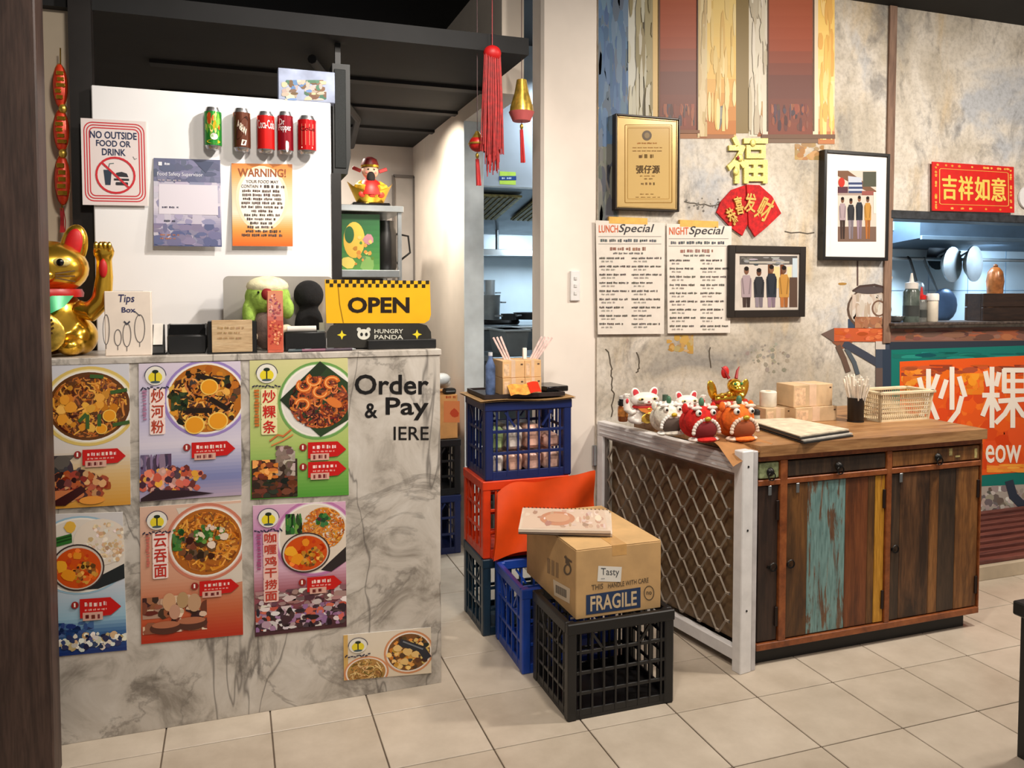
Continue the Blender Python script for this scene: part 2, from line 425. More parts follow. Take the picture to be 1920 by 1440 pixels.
def tile_mat():
    m, nt, bs = newmat('floor_tile'); v = coords(nt)
    oi = nt.nodes.new('ShaderNodeObjectInfo')
    ad = nt.nodes.new('ShaderNodeVectorMath'); ad.operation = 'ADD'; nt.links.new(v, ad.inputs[0])
    cx = nt.nodes.new('ShaderNodeVectorMath'); cx.operation = 'SCALE'; cx.inputs[3].default_value = 1; nt.links.new(oi.outputs['Location'], cx.inputs[0]); nt.links.new(cx.outputs[0], ad.inputs[1])
    f = noise(nt, ad.outputs[0], 5, 6, .65); c = ramp(nt, f, [(.3, (178, 164, 146)), (.7, (212, 199, 182))])
    c = mixn(nt, .25, c, ramp(nt, oi.outputs['Random'], [(0, (176, 162, 144)), (1, (216, 205, 190))]))
    nt.links.new(c, bs.inputs['Base Color']); bs.inputs['Roughness'].default_value = .38; return m
MARBLE, PLASTER, TILE = marble(), plaster(), tile_mat()
WHITEW = M((236, 226, 216), .7, 0, .02, 5); CREAM = M((226, 210, 186), .75, 0, .03, 4); BLACKC = M((16, 16, 17), .8, 0, .3, 6)
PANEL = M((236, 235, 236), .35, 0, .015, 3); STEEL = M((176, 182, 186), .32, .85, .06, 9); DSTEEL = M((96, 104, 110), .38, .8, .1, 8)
DOORGREY = M((214, 222, 226), .45, 0, .07, 7); KWALL = M((196, 214, 226), .35, 0, .04, 3); BLACK = M((18, 18, 19), .45, 0, .2, 20); GLOSSB = M((14, 14, 15), .22, 0, .1, 20)
DARKWOOD = wood('dark_timber', (38, 26, 22), (66, 47, 40), (92, 70, 60), (26, 26, 2.2), .55)
WHITEPAINT = M((228, 226, 226), .45, 0, .03, 20); PAPER = M((236, 232, 226), .7, 0, .02, 20)
CARD = M((196, 160, 112), .75, 0, .06, 16, .05); GOLD = M((226, 178, 62), .22, .9, .08, 10); GOLD2 = M((214, 176, 76), .3, .75, .2, 40)
RED = M((190, 22, 24), .5, 0, .08, 20); DRED = M((150, 16, 20), .55, 0, .1, 20)

YW, YC, YP, YF = 3.17, 2.57, 2.90, 2.31          # mural wall, counter front, white partition, cabinet front
ZC, ZT = 1.127, 0.785                            # counter top, cabinet top

# ------------------------------------------------------------------ setting
fl = struct('floor', B().span((-2.6, 0.2, -.06), (8.5, 6.0, -.004)), M((120, 106, 92), .8, 0, .1, 9), 'beige square floor tiles with dark joints')
tb = B().box((0, 0, -.0015), (.296, .296, .005), 0, .0015); tme = tb.mesh('tile')
for i in range(-13, 10):
    for j in range(-5, 8):
        x, y = 2.19 + .3 * i + .15, 2.14 + .3 * j + .15
        d = Vector((x, y, 0)) - CAMP; z = d.dot(FW)
        if z < .5: continue
        u, w = PX + FPX * d.dot(RT) / z, PY - FPX * d.dot(UPV) / z
        if u < -420 or u > 2340 or w > 1800 or y > 4.6: continue
        if y > YW - .1 and x > 1.25: continue
        t = link('tile', tme, TILE, fl, False); t.location = (x, y, 0)
struct('ceiling', B().span((-2.6, .2, 2.72), (8.5, 6.0, 2.8)), BLACKC, 'black ceiling above the whole shop')
struct('ceiling_dropped', B().span((-2.0, 2.96, 2.236), (1.1, 5.3, 2.3)), BLACKC, 'low black ceiling behind the counter')
db = B()
for k in range(3): db.span((-.3, 3.5 + k * .5, 2.222), (1.1, 3.56 + k * .5, 2.236))
db.tube([(.3, 3.2, 2.21), (.62, 4.2, 2.205), (.7, 5.0, 2.205)], .018, 8)
struct('trim_1', db, M((20, 20, 22), .7, 0, .2, 8), 'dark pipes and beams under the low ceiling')
# timber post on the left, close to the camera
px = on(72, 300, 'y', 2.36).x
struct('trim_2', B().span((px - .42, 2.36, 0), (px, 2.46, 2.72), .004), DARKWOOD, 'dark brown timber post')
# white partition with black edge, cream wall behind
xl, xr = on(176, 400, 'y', YP).x, on(622, 400, 'y', YP).x
zt = on(500, 184, 'y', YP).z
struct('wall_partition', B().span((xl, YP, 0), (xr, YP + .05, zt), .003), PANEL, 'white partition panel with notices and drink cans')
struct('trim_3', B().span((xr, YP - .004, 0), (on(640, 400, 'y', YP).x, YP + .06, on(630, 325, 'y', YP).z)), M((38, 36, 36), .4, .2, .1, 12), 'black edge post of the white partition')
struct('trim_4', B().span((on(136, 400, 'y', YP + .03).x, YP + .03, 0), (xl - .0005, YP + .08, 2.3)), M((22, 18, 17), .4, 0, .2, 12), 'dark frame left of the white partition')
struct('wall_left', B().span((-2.4, YP + .1, 0), (on(142, 400, 'y', YP + .1).x, YP + .18, 2.72)), CREAM, 'cream wall strip behind the golden cat')
# passage: far wall, side wall with the doorway, kitchen
struct('wall_passage_end', B().span((-1.8, 5.09, 0), (1.1, 5.17, 2.236)), M((206, 198, 190), .7, 0, .04, 3), 'pale wall at the end of the passage')
YJ = 3.885
sw = B().span((1.1, YJ, 0), (1.2, 5.17, 2.72)); sw.span((1.1, YW + .12, 2.165), (1.2, YJ, 2.72))
struct('wall_side', sw, M((234, 222, 208), .65, 0, .03, 4), 'off white side wall of the passage')
struct('trim_5', B().span((1.097, YJ - .006, 0), (1.2, YJ - .0005, 2.165), .001), DOORGREY, 'grey metal jamb of the kitchen doorway')
# pillar + mural wall with service hatch
XP = on(1120, 500, 'y', YW).x; X0 = on(1015, 500, 'y', YW).x; XH = 3.118; XE = 5.6; ZH0, ZH1 = on(1790, 604, 'y', YW).z, on(1790, 410, 'y', YW).z
struct('wall_pillar', B().span((X0, YW, 0), (XP - .0005, YW + .12, 2.72), .012), WHITEW, 'white pillar beside the kitchen doorway')
wb = B().span((XP, YW, 0), (XH, YW + .12, 2.72)); wb.span((XH, YW, 0), (XE, YW + .12, ZH0)); wb.span((XH, YW, ZH1), (XE, YW + .12, 2.72))
wall = struct('wall_mural', wb, PLASTER, 'distressed plaster wall with painted street mural')
# kitchen shell
kw = B().span((1.2, 5.45, 0), (4.0, 5.53, 2.72)); struct('wall_kitchen', kw, KWALL, 'pale blue kitchen wall seen through the doorway')
struct('wall_hatch_back', B().span((3.2, 4.2, 0), (8.3, 4.26, 2.72)), M((208, 228, 242), .35, 0, .03, 3), 'pale blue tiled kitchen wall seen through the hatch')
jb = B()
for z in (1.32, 1.62): jb.span((3.2, 4.197, z), (8.3, 4.2, z + .004))
for k in range(14): jb.span((3.4 + k * .35, 4.197, .9), (3.404 + k * .35, 4.2, 2.4))
struct('trim_6', jb, M((140, 170, 196), .5), 'tile joints of the kitchen wall')

# hatch frame: beam on top, sill below
XB = XH - .02
struct('trim_7', B().span((XB, YW - .015, ZH1 - .012), (XE, YW + .13, ZH1 + .03), .003), M((44, 46, 50), .5, 0, .3, 30), 'dark beam over the kitchen hatch')
struct('trim_8', B().span((XB, YW - .05, ZH0 - .012), (XE, YW + .16, ZH0 + .002), .003), M((72, 62, 56), .5, 0, .4, 60), 'dark sill of the kitchen hatch')
zz = on(1667, 300, 'y', YW).x
struct('trim_9', B().span((on(1660, 300, 'y', YW).x, YW - .012, ZH0 - .1), (on(1674, 300, 'y', YW).x, YW, 2.72), .002), wood('brown_strip', (92, 66, 52), (128, 98, 80), (150, 120, 100), (20, 20, 2), .7), 'narrow brown upright strip beside the hatch')
# low step with red-brown slats along the mural wall
sb = struct('trim_10', B().span((2.95, 2.68, 0), (XE, YW, .066), .003), M((190, 174, 150), .6, 0, .06, 8), 'low beige step under the mural')
SL = wood('maroon_slat', (62, 28, 26), (104, 52, 44), (128, 74, 62), (3, 40, 40), .6)
for k in range(9):
    y = 2.70 + k * .052; o = part('slat', B().span((2.9, y, .067), (XE, y + .036, .085 + .008 * k), .002), SL, sb, False)

# ------------------------------------------------------------------ painted mural (flat paint on the plaster)
Q = Print(plane_map('y', YW), None, .00025)
Q.strokes(1122, -60, 1178, 275, [(86, 116, 150), (74, 102, 138), (104, 128, 152), (92, 106, 122)], 260, 6, 34, 0, 8)
Q.strokes(1122, 270, 1160, 415, [(96, 98, 98), (112, 112, 108), (84, 88, 94), (122, 120, 114)], 160, 6, 26, 0, 8)
Q.rect(1178, -60, 1198, 240, (196, 196, 186), 0); Q.rect(1198, -60, 1224, 240, (152, 142, 108), 0); Q.rect(1205, -60, 1209, 240, (70, 62, 40), 1)
def shutter(x0, x1, y1):
    pass
    Q.rect(x0, -60, x1, y1, (122, 64, 40), 2)
    Q.grad(x0 + 2, -60, x1 - 2, y1 - 4, [(0, (170, 90, 60)), (.45, (150, 70, 42)), (.7, (96, 52, 44)), (1, (120, 58, 40))], 3, 14)
    Q.strokes(x0 + 6, 195, x1 - 6, y1 - 10, [(80, 44, 40), (110, 58, 48), (70, 50, 60), (140, 76, 50)], 40, 3, 12, 4)
Q.rect(1224, -60, 1380, 256, (206, 176, 118), 1)
shutter(1236, 1308, 246)
Q.rect(1308, -60, 1326, 258, (214, 196, 152), 4); Q.grad(1326, -60, 1380, 252, [(0, (220, 196, 130)), (.6, (222, 186, 104)), (1, (176, 104, 44))], 5, 12)
Q.line([(1345, 205), (1356, 200), (1352, 225), (1348, 240)], 5, (104, 106, 108), 7); Q.ell(1351, 212, 7, 11, (136, 136, 128), 7)
Q.rect(1312, 218, 1326, 258, (150, 92, 52), 6)
Q.rect(1268, 250, 1376, 260, (150, 100, 62), 3)
Q.rect(1380, -60, 1404, 250, (128, 108, 66), 1); Q.rect(1404, -60, 1440, 256, (208, 200, 182), 1); Q.grad(1420, 190, 1430, 256, [(0, (180, 150, 100)), (1, (140, 80, 48))], 2, 8)
shutter(1440, 1526, 256); Q.rect(1428, 254, 1560, 268, (112, 88, 70), 5); Q.rect(1428, 254, 1560, 259, (176, 130, 84), 6)
Q.rect(1524, -60, 1534, 256, (226, 206, 176), 6); Q.grad(1534, -60, 1565, 270, [(0, (236, 190, 92)), (.5, (240, 206, 120)), (.75, (246, 224, 176)), (1, (170, 96, 50))], 6, 14)
for (x0, x1, y1, pal) in ((1326, 1380, 246, [(216, 190, 124), (206, 172, 100), (226, 204, 146)]), (1404, 1440, 252, [(200, 192, 172), (180, 168, 146), (214, 206, 190)]), (1534, 1564, 262, [(232, 186, 96), (222, 170, 86), (238, 204, 130)]), (1178, 1224, 238, [(186, 182, 164), (160, 150, 118), (140, 130, 96)]), (1308, 1326, 256, [(206, 188, 146), (190, 166, 120)])): Q.strokes(x0, -60, x1, y1, pal, 40, 4, 40, 8, 4)
for x in (1236, 1308, 1440, 1526): Q.rect(x - 1.2, -60, x + 1.2, 246, (84, 54, 40), 10)
Q.rect(1224, 244, 1312, 250, (120, 76, 48), 10); Q.rect(1428, 252, 1566, 260, (104, 74, 54), 10)
Q.strokes(1490, 262, 1545, 300, [(166, 122, 70), (186, 150, 98), (150, 118, 78)], 24, 8, 7, 0)
for k in range(12):
    x, y = random.choice([(1300, 330), (1490, 300), (1420, 500), (1270, 640), (1380, 640), (1560, 420)]); 
# dark cracks
for P in ([(1137, 655), (1148, 690), (1146, 715), (1150, 740), (1146, 790)], [(1470, 435), (1540, 437)], [(1285, 380), (1330, 385), (1372, 383)], [(1195, 660), (1200, 690), (1192, 700)], [(1330, 650), (1332, 700)], [(1600, 470), (1608, 480)]):
    pts = []
    for a, b in zip(P[:-1], P[1:]):
        for k in range(5): pts.append((a[0] + (b[0] - a[0]) * k / 5 + random.uniform(-2, 2), a[1] + (b[1] - a[1]) * k / 5 + random.uniform(-2, 2)))
    Q.line(pts, 2.2, (84, 76, 66), 1)
for k in range(60): 
    x, y = random.gauss(1310, 60), random.gauss(383, 5); Q.blob(x, y, random.uniform(1, 3), (110, 106, 100), 1, 5)
for k in range(40):
    x, y = random.gauss(1440, 22), random.gauss(668, 12); Q.blob(x, y, random.uniform(2, 5), jit((150, 144, 132), 12), 0, 6)
Q.strokes(1250, 628, 1300, 665, [(186, 146, 74), (200, 160, 92), (176, 150, 108)], 24, 8, 6, 0)
Q.blob(1580, 532, 9, (168, 128, 66), 1, 7, .35)
# painted kettle on an orange wall shelf
Q.ell(1630, 580, 42, 40, (92, 74, 62), 2); Q.ell(1631, 579, 39, 37, (186, 172, 158), 3)
Q.strokes(1598, 552, 1656, 598, [(206, 196, 186), (196, 182, 168), (214, 206, 196), (186, 168, 150)], 120, 4, 16, 4, 6)
Q.strokes(1603, 594, 1654, 615, [(164, 110, 80), (176, 124, 92), (150, 104, 80)], 60, 6, 7, 5.2, 8)
Q.ell(1630, 544, 30, 7, (84, 74, 74), 5.5); Q.line([(1600, 545), (1612, 537), (1640, 534), (1655, 538)], 4, (74, 58, 54), 6)
Q.line([(1608, 535), (1608, 490)], 3, (96, 78, 74), 2)
Q.line([(1648, 590), (1657, 582), (1660, 560), (1663, 535), (1668, 520)], 11, (216, 206, 194), 6); Q.ring(1648, 578, 12, 14, 3, (120, 92, 76), 7)
Q.rect(1590, 598, 1665, 618, (60, 74, 96), 1)
Q.poly([(1564, 615), (1668, 616), (1668, 641), (1564, 640)], (196, 92, 52), 8); Q.strokes(1566, 617, 1666, 638, [(204, 98, 56), (186, 84, 48), (216, 116, 72)], 30, 10, 4, 8.5)
Q.poly([(1540, 626), (1564, 615), (1564, 642)], (110, 90, 82), 8); Q.poly([(1560, 641), (1600, 641), (1578, 655)], (140, 86, 62), 7)
Q.line([(1572, 650), (1582, 672), (1590, 695)], 10, (104, 82, 70), 7); Q.line([(1588, 655), (1602, 680), (1608, 700)], 8, (84, 92, 100), 7)
Q.line([(1585, 645), (1620, 665), (1662, 690)], 14, (66, 70, 84), 7.5)
# brown beam, blue posts, painted sign board
Q.poly([(1668, 616), (1980, 612), (1980, 640), (1668, 641)], (132, 92, 78), 8)
Q.strokes(1672, 618, 1960, 638, [(124, 84, 72), (150, 108, 92), (104, 72, 64), (164, 96, 70)], 60, 18, 5, 9)
Q.poly([(1642, 641), (1672, 641), (1672, 760), (1642, 760)], (66, 74, 90), 8); Q.rect(1642, 690, 1655, 790, (104, 86, 80), 9); Q.rect(1642, 640, 1660, 655, (206, 196, 186), 9)
Q.poly([(1668, 641), (1980, 638), (1980, 650), (1668, 656)], (48, 56, 68), 9); Q.rect(1655, 655, 1671, 800, (50, 62, 80), 9)
Q.poly([(1671, 656), (1980, 646), (1980, 905), (1671, 920)], (24, 118, 108), 10); Q.strokes(1674, 660, 1960, 672, [(22, 104, 98), (30, 132, 118), (20, 92, 92)], 24, 24, 4, 11)
Q.poly([(1687, 678), (1980, 664), (1980, 880), (1687, 903)], (236, 92, 30), 13)
Q.strokes(1690, 690, 1960, 880, [(238, 96, 28), (230, 82, 30), (244, 112, 30), (226, 76, 26)], 160, 14, 18, 13.5, 8)
Q.strokes(1690, 684, 1960, 705, [(168, 70, 40), (196, 84, 36), (150, 64, 40)], 34, 20, 5, 15); Q.strokes(1690, 690, 1750, 745, [(238, 140, 40), (226, 120, 40), (244, 156, 56)], 50, 8, 8, 15)
Q.strokes(1800, 700, 1845, 740, [(246, 150, 36), (240, 130, 34)], 24, 9, 9, 15); Q.strokes(1850, 870, 1960, 886, [(250, 160, 60), (246, 140, 50)], 24, 18, 4, 15)
SW = (252, 240, 226)
def stroke(*p, w=9): Q.line(list(p), w, SW, 18)
# 炒 (with its strokes as painted on the board)
stroke((1724, 710), (1733, 745)); stroke((1741, 694), (1741, 740)); stroke((1758, 704), (1746, 738)); stroke((1741, 735), (1736, 765), (1720, 790)); stroke((1745, 755), (1757, 785))
stroke((1774, 714), (1764, 745)); stroke((1785, 690), (1785, 766)); stroke((1799, 708), (1809, 742)); stroke((1803, 745), (1796, 772), (1780, 793))
# 粿
stroke((1848, 698), (1853, 722)); stroke((1860, 690), (1860, 800)); stroke((1873, 700), (1868, 722)); stroke((1844, 741), (1872, 741)); stroke((1856, 745), (1843, 778)); stroke((1863, 750), (1872, 768))
stroke((1883, 694), (1924, 694), (1924, 733), (1883, 733), (1883, 694)); stroke((1883, 714), (1924, 714), w=7); stroke((1899, 692), (1899, 800)); stroke((1874, 752), (1930, 748)); stroke((1896, 756), (1884, 776), (1868, 792)); stroke((1903, 756), (1918, 778), (1932, 786))
Q.text('eow', 1848, 834, 1915, 868, SW, 18, .012)
# painted rubble below the board
Q.poly([(1840, 905), (1980, 898), (1980, 1010), (1840, 1015)], (176, 166, 156), 8)
Q.scatter(1900, 955, 80, 46, [(196, 188, 180), (160, 150, 142), (214, 208, 200), (120, 110, 104), (176, 160, 150)], 160, 7, 9)
Q.line([(1893, 905), (1900, 930), (1925, 955)], 16, (52, 60, 74), 13)
Q.build('mural_paint', wall)
# ------------------------------------------------------------------ order counter
XCR = on(825, 660, 'y', YC).x; XCL = -1.35
ct = thing('order_counter', 'grey veined marble order counter with black Order & Pay lettering', 'counter', (XCR, YC, 0))
part('front_panel', B().span((XCL, YC, 0), (XCR, YC + .02, ZC - .02), .002), MARBLE, ct, False)
part('end_panel', B().span((XCR - .02, YC + .02, 0), (XCR, YP - .04, ZC - .02)), MARBLE, ct, False)
part('countertop', B().span((XCL, YC - .004, ZC - .02), (XCR + .004, YP - .03, ZC), .002), MARBLE, ct, False)
Q = Print(plane_map('y', YC), None, .0005)
Bk = (24, 22, 22)
Q.text('Order', 665, 702, 804, 740, Bk, 1, .018); Q.text('&', 684, 756, 708, 784, Bk, 1, .018); Q.text('Pay', 723, 745, 804, 788, Bk, 1, .018); Q.text('IERE', 738, 800, 804, 825, Bk, 1, .006)
Q.build('lettering', ct)

# ------------------------------------------------------------------ food posters on the counter
OR, YE, BR, DBR, GR, DG = (214, 128, 44), (232, 178, 70), (132, 72, 36), (70, 38, 24), (70, 120, 52), (36, 62, 32)
def logo(Q, cx, cy, s=1.0, txt=True):
    Q.ell(cx, cy, 19 * s, 18 * s, (228, 224, 214), 6); Q.ring(cx, cy, 20 * s, 19 * s, 1.4, (70, 70, 92), 7, 180, 360)
    Q.ell(cx, cy + 3 * s, 13 * s, 11 * s, (226, 206, 50), 7); Q.line([(cx, cy + 12 * s), (cx, cy - 4 * s)], 2.2 * s, (36, 40, 34), 8); Q.ell(cx, cy - 8 * s, 6 * s, 3.4 * s, (36, 48, 36), 8); Q.ell(cx, cy + 12 * s, 9 * s, 2.2, (70, 90, 96), 8)
    if txt:
        x = cx - 27 * s
        for k in range(9): Q.line([(x, cy + 24 * s + random.uniform(-3, 3)), (x + 4 * s, cy + 24 * s + random.uniform(-3, 3))], 2.6, (54, 52, 70), 8); x += 6 * s
def arrow(Q, x0, y0, x1, y1, n=2):
    h = y1 - y0; Q.poly([(x0, y0), (x1 - h * .45, y0), (x1, y0 + h * .45), (x1 - h * .45, y0 + h * .8), (x0, y0 + h * .86)], (196, 30, 28), 8)
    Q.words(x0 + 9, y0 + h * .16, x1 - h * .5, h * .22, (240, 206, 200), 9, (5, 9), 2); Q.words(x0 + 9, y0 + h * .46, x1 - h * .6, h * .1, (236, 170, 160), 9, (4, 7), 2)
    Q.rect(x0 + 5, y0 + h * .62, x0 + (x1 - x0) * .55, y0 + h * .98, (214, 166, 150), 9); Q.words(x0 + 10, y0 + h * .68, x0 + (x1 - x0) * .5, h * .24, (110, 40, 40), 10, (6, 9), 3)
    Q.ell(x0 - 9, y0 + h * .25, 7, 7, (150, 40, 36), 8); Q.text('1', x0 - 11, y0 + h * .25 - 4, x0 - 8, y0 + h * .25 + 4, (245, 235, 225), 9)
def vtext(Q, s, x0, y0, x1, y1, col, w=(246, 222, 214)):
    n = len(s); st = (y1 - y0) / n
    for i, ch in enumerate(s):
        Q.rrect(x0 - 3, y0 + i * st - 1, x1 + 3, y0 + (i + 1) * st, 3, 0, w, 6); Q.text(ch, x0, y0 + i * st + 2, x1, y0 + (i + 1) * st - 3, col, 8, 0, 0, 0, .45)
def side(Q, x0, y0, x1, y1, col):
    Q.words(x0, y0, x1, 5, col, 7)
    for k in range(int((y1 - y0) / 6)): Q.rect(x0 + random.uniform(0, 2), y0 + k * 6, x1 - random.uniform(0, 2), y0 + k * 6 + random.uniform(3, 5.4), col, 7)
def dish(Q, cx, cy, rx, ry, ring, base, lay=1, rim=(236, 230, 220), rw=1.17):
    Q.ell(cx, cy, rx * rw, ry * rw, ring, lay, 40); Q.ell(cx, cy, rx * (rw * .5 + .5), ry * (rw * .5 + .5), mixc(ring, (255, 255, 255), .45), lay + .4, 40); Q.ell(cx, cy, rx * 1.05, ry * 1.05, rim, lay + .8, 40); Q.ell(cx, cy, rx, ry, base, lay + 1.2, 40)
def egg(Q, x, y, r, lay=6): Q.ell(x, y, r, r * .92, (238, 196, 96), lay); Q.ell(x, y, r * .86, r * .8, (226, 150, 36), lay + .3)
def prawn(Q, x, y, r, lay=6):
    a = random.uniform(0, 360); Q.ring(x, y, r, r * .85, r * .62, (206, 104, 44), lay, a, a + 250, 12); Q.ring(x, y, r, r * .85, r * .2, (240, 168, 96), lay + .3, a, a + 230, 12)
NOOD = [(196, 120, 44), (226, 158, 66), (150, 84, 36), (110, 62, 34), (176, 104, 44), (86, 46, 30)]
def poster(q, label, art, step=.0004):
    x0, y0, x1, y1 = q[0][0], min(p[1] for p in q), q[1][0], max(p[1] for p in q)
    c = on((x0 + x1) / 2, y1, 'y', YC - .002)
    t = thing('menu_poster', label, 'poster', c, 'food posters on the marble counter')
    part('sheet', sheet(q, 'y', YC - .0022, .0018), PAPER, t, False)
    # straight sheet units -> the poster's own four corners
    def mp(x, y, l):
        a, b = (x - x0) / (x1 - x0), (y - y0) / (y1 - y0)
        u = (q[0][0] * (1 - a) + q[1][0] * a) * (1 - b) + (q[3][0] * (1 - a) + q[2][0] * a) * b
        v = (q[0][1] * (1 - a) + q[1][1] * a) * (1 - b) + (q[3][1] * (1 - a) + q[2][1] * a) * b
        return on(u, v, 'y', YC - .0022 - l)
    Q = Print(mp, (x0, y0, x1, y1), .00022); art(Q, x0, y0, x1, y1); Q.build('print', t, INKG)
def art1(Q, x0, y0, x1, y1):
    Q.grad(x0, y0, x1, y1, [(0, (206, 206, 214)), (.6, (214, 206, 200)), (.78, (212, 176, 120)), (1, (206, 146, 56))], 0)
    dish(Q, 166, 762, 77, 66, (214, 186, 104), (96, 58, 30))
    Q.scatter(166, 762, 72, 61, NOOD, 330, 5.5, 3, 1.3); Q.scatter(166, 760, 60, 50, [(206, 138, 48), (230, 170, 70)], 26, 8, 4.2)
    for x, y, r in ((204, 782, 13), (189, 807, 11)): egg(Q, x, y, r)
    for x, y in ((115, 785), (132, 763), (120, 748)): Q.blob(x, y, 12, (226, 152, 52), 6)
    for P in ([(148, 790), (160, 778)], [(163, 780), (163, 804)], [(185, 780), (185, 800)], [(170, 704), (192, 706)], [(208, 737), (236, 733)], [(212, 800), (240, 796)]): Q.line(P, 7, (62, 92, 46), 7)
    logo(Q, 66, 705); 
    Q.strokes(x0, 855, 150, 905, [(70, 62, 60), (96, 86, 80), (60, 56, 60)], 60, 12, 14, 2); Q.scatter(140, 915, 62, 26, [(110, 60, 46), (60, 34, 34), (170, 84, 50), (200, 150, 100), (150, 60, 40)], 130, 8, 3)
    for x in (110, 130): Q.ell(x, 932, 26, 10, (196, 116, 72), 5)
    Q.poly([(84, 950), (150, 915), (160, 925), (120, 952)], (60, 26, 26), 6); Q.ell(170, 944, 24, 8, (226, 150, 62), 6)
    arrow(Q, 153, 846, 234, 881)
def art2(Q, x0, y0, x1, y1):
    Q.grad(x0, y0, x1, y1, [(0, (214, 202, 218)), (.4, (190, 184, 214)), (.6, (214, 206, 220)), (.85, (122, 128, 176)), (1, (180, 160, 180))], 0)
    dish(Q, 385, 748, 70, 66, (150, 128, 190), (176, 104, 34), rw=1.14)
    Q.scatter(385, 748, 66, 60, [(60, 40, 28), (96, 60, 34), (210, 140, 50), (176, 104, 36), (44, 44, 30), (226, 170, 80)], 170, 7, 3); Q.scatter(380, 748, 60, 54, [(214, 150, 66), (70, 42, 26), (180, 110, 50)], 90, 6, 4, 1.3)
    Q.strokes(320, 735, 352, 770, [(40, 56, 30), (52, 70, 40), (30, 40, 26)], 30, 6, 6, 5)
    for P in ([(370, 703), (410, 716)], [(395, 750), (425, 770)], [(345, 770), (395, 772)]): Q.line(P, 10, (40, 30, 24), 5)
    for x, y, r in ((392, 726, 17), (364, 799, 19), (408, 793, 19)): egg(Q, x, y, r, 6)
    logo(Q, 291, 701); vtext(Q, '炒河粉', 283, 726, 306, 814, (178, 64, 42)); side(Q, 266, 728, 275, 790, (170, 120, 150))
    Q.strokes(262, 852, 320, 895, [(104, 88, 120), (140, 120, 150), (74, 58, 78)], 60, 5, 18, 2); Q.scatter(320, 905, 62, 26, [(196, 90, 70), (226, 130, 104), (120, 60, 60), (210, 160, 150), (230, 170, 70), (70, 46, 60)], 150, 7, 3)
    Q.poly([(262, 935), (290, 920), (350, 925), (400, 934), (262, 942)], (50, 34, 40), 6)
    arrow(Q, 358, 833, 440, 868)
def art3(Q, x0, y0, x1, y1):
    Q.grad(x0, y0, x1, y1, [(0, (206, 202, 146)), (.35, (188, 196, 128)), (.6, (170, 190, 108)), (.8, (128, 170, 84)), (1, (82, 150, 56))], 0)
    dish(Q, 596, 752, 66, 66, (110, 156, 84), (222, 218, 212), rw=1.14)
    Q.poly([(600, 676), (654, 720), (654, 790), (600, 822), (524, 748)], (48, 66, 42), 5); Q.poly([(600, 676), (524, 748), (545, 770), (612, 690)], (42, 54, 38), 5.2)
    Q.scatter(598, 755, 56, 50, [(140, 62, 40), (176, 86, 46), (96, 44, 34), (206, 116, 60), (120, 56, 44), (70, 34, 30)], 300, 6, 6, 1.2)
    for x, y in ((570, 722), (600, 735), (566, 758), (622, 718), (588, 712)): prawn(Q, x, y, 12, 8)
    Q.ell(626, 757, 16, 8, (214, 120, 56), 8, 16, .5)
    logo(Q, 500, 697); vtext(Q, '炒粿条', 492, 727, 516, 814, (196, 40, 36), (232, 222, 170)); side(Q, 476, 727, 486, 800, (190, 110, 50))
    Q.line([(505, 826), (520, 815), (530, 818), (545, 806)], 3, (200, 110, 60), 7); Q.line([(508, 835), (530, 826), (548, 816)], 2.5, (210, 130, 70), 7)
    Q.rect(470, 862, 556, 935, (60, 44, 36), 3); Q.strokes(470, 890, 556, 934, [(52, 40, 34), (80, 50, 36), (40, 44, 34), (110, 60, 40)], 60, 9, 6, 4)
    Q.strokes(515, 836, 552, 895, [(150, 130, 120), (186, 170, 160), (110, 90, 80)], 36, 8, 8, 4.5); Q.strokes(472, 862, 520, 900, [(206, 120, 50), (120, 60, 36), (230, 160, 80)], 30, 8, 6, 5)
    arrow(Q, 576, 832, 648, 868); arrow(Q, 576, 870, 648, 905)
def curry(Q, cx, cy, rx, ry, lay=5):
    Q.ell(cx, cy, rx, ry, (64, 52, 50), lay, 36); Q.ell(cx, cy, rx * .94, ry * .93, (204, 190, 176), lay + .3, 36); Q.ell(cx, cy + 1, rx * .88, ry * .86, (204, 78, 24), lay + .6, 36)
    Q.scatter(cx + rx * .25, cy + ry * .25, rx * .45, ry * .45, [(196, 140, 50), (90, 60, 30), (226, 170, 80), (150, 90, 40)], 46, rx * .09, lay + 1); Q.scatter(cx, cy, rx * .8, ry * .75, [(214, 90, 26), (190, 60, 20), (230, 120, 36)], 30, rx * .12, lay + .8)
    Q.blob(cx - rx * .6, cy - ry * .1, rx * .26, (236, 166, 44), lay + 2, 9); Q.blob(cx - rx * .35, cy + ry * .3, rx * .27, (230, 146, 34), lay + 2, 9); Q.blob(cx, cy - ry * .5, rx * .18, (226, 140, 36), lay + 2)
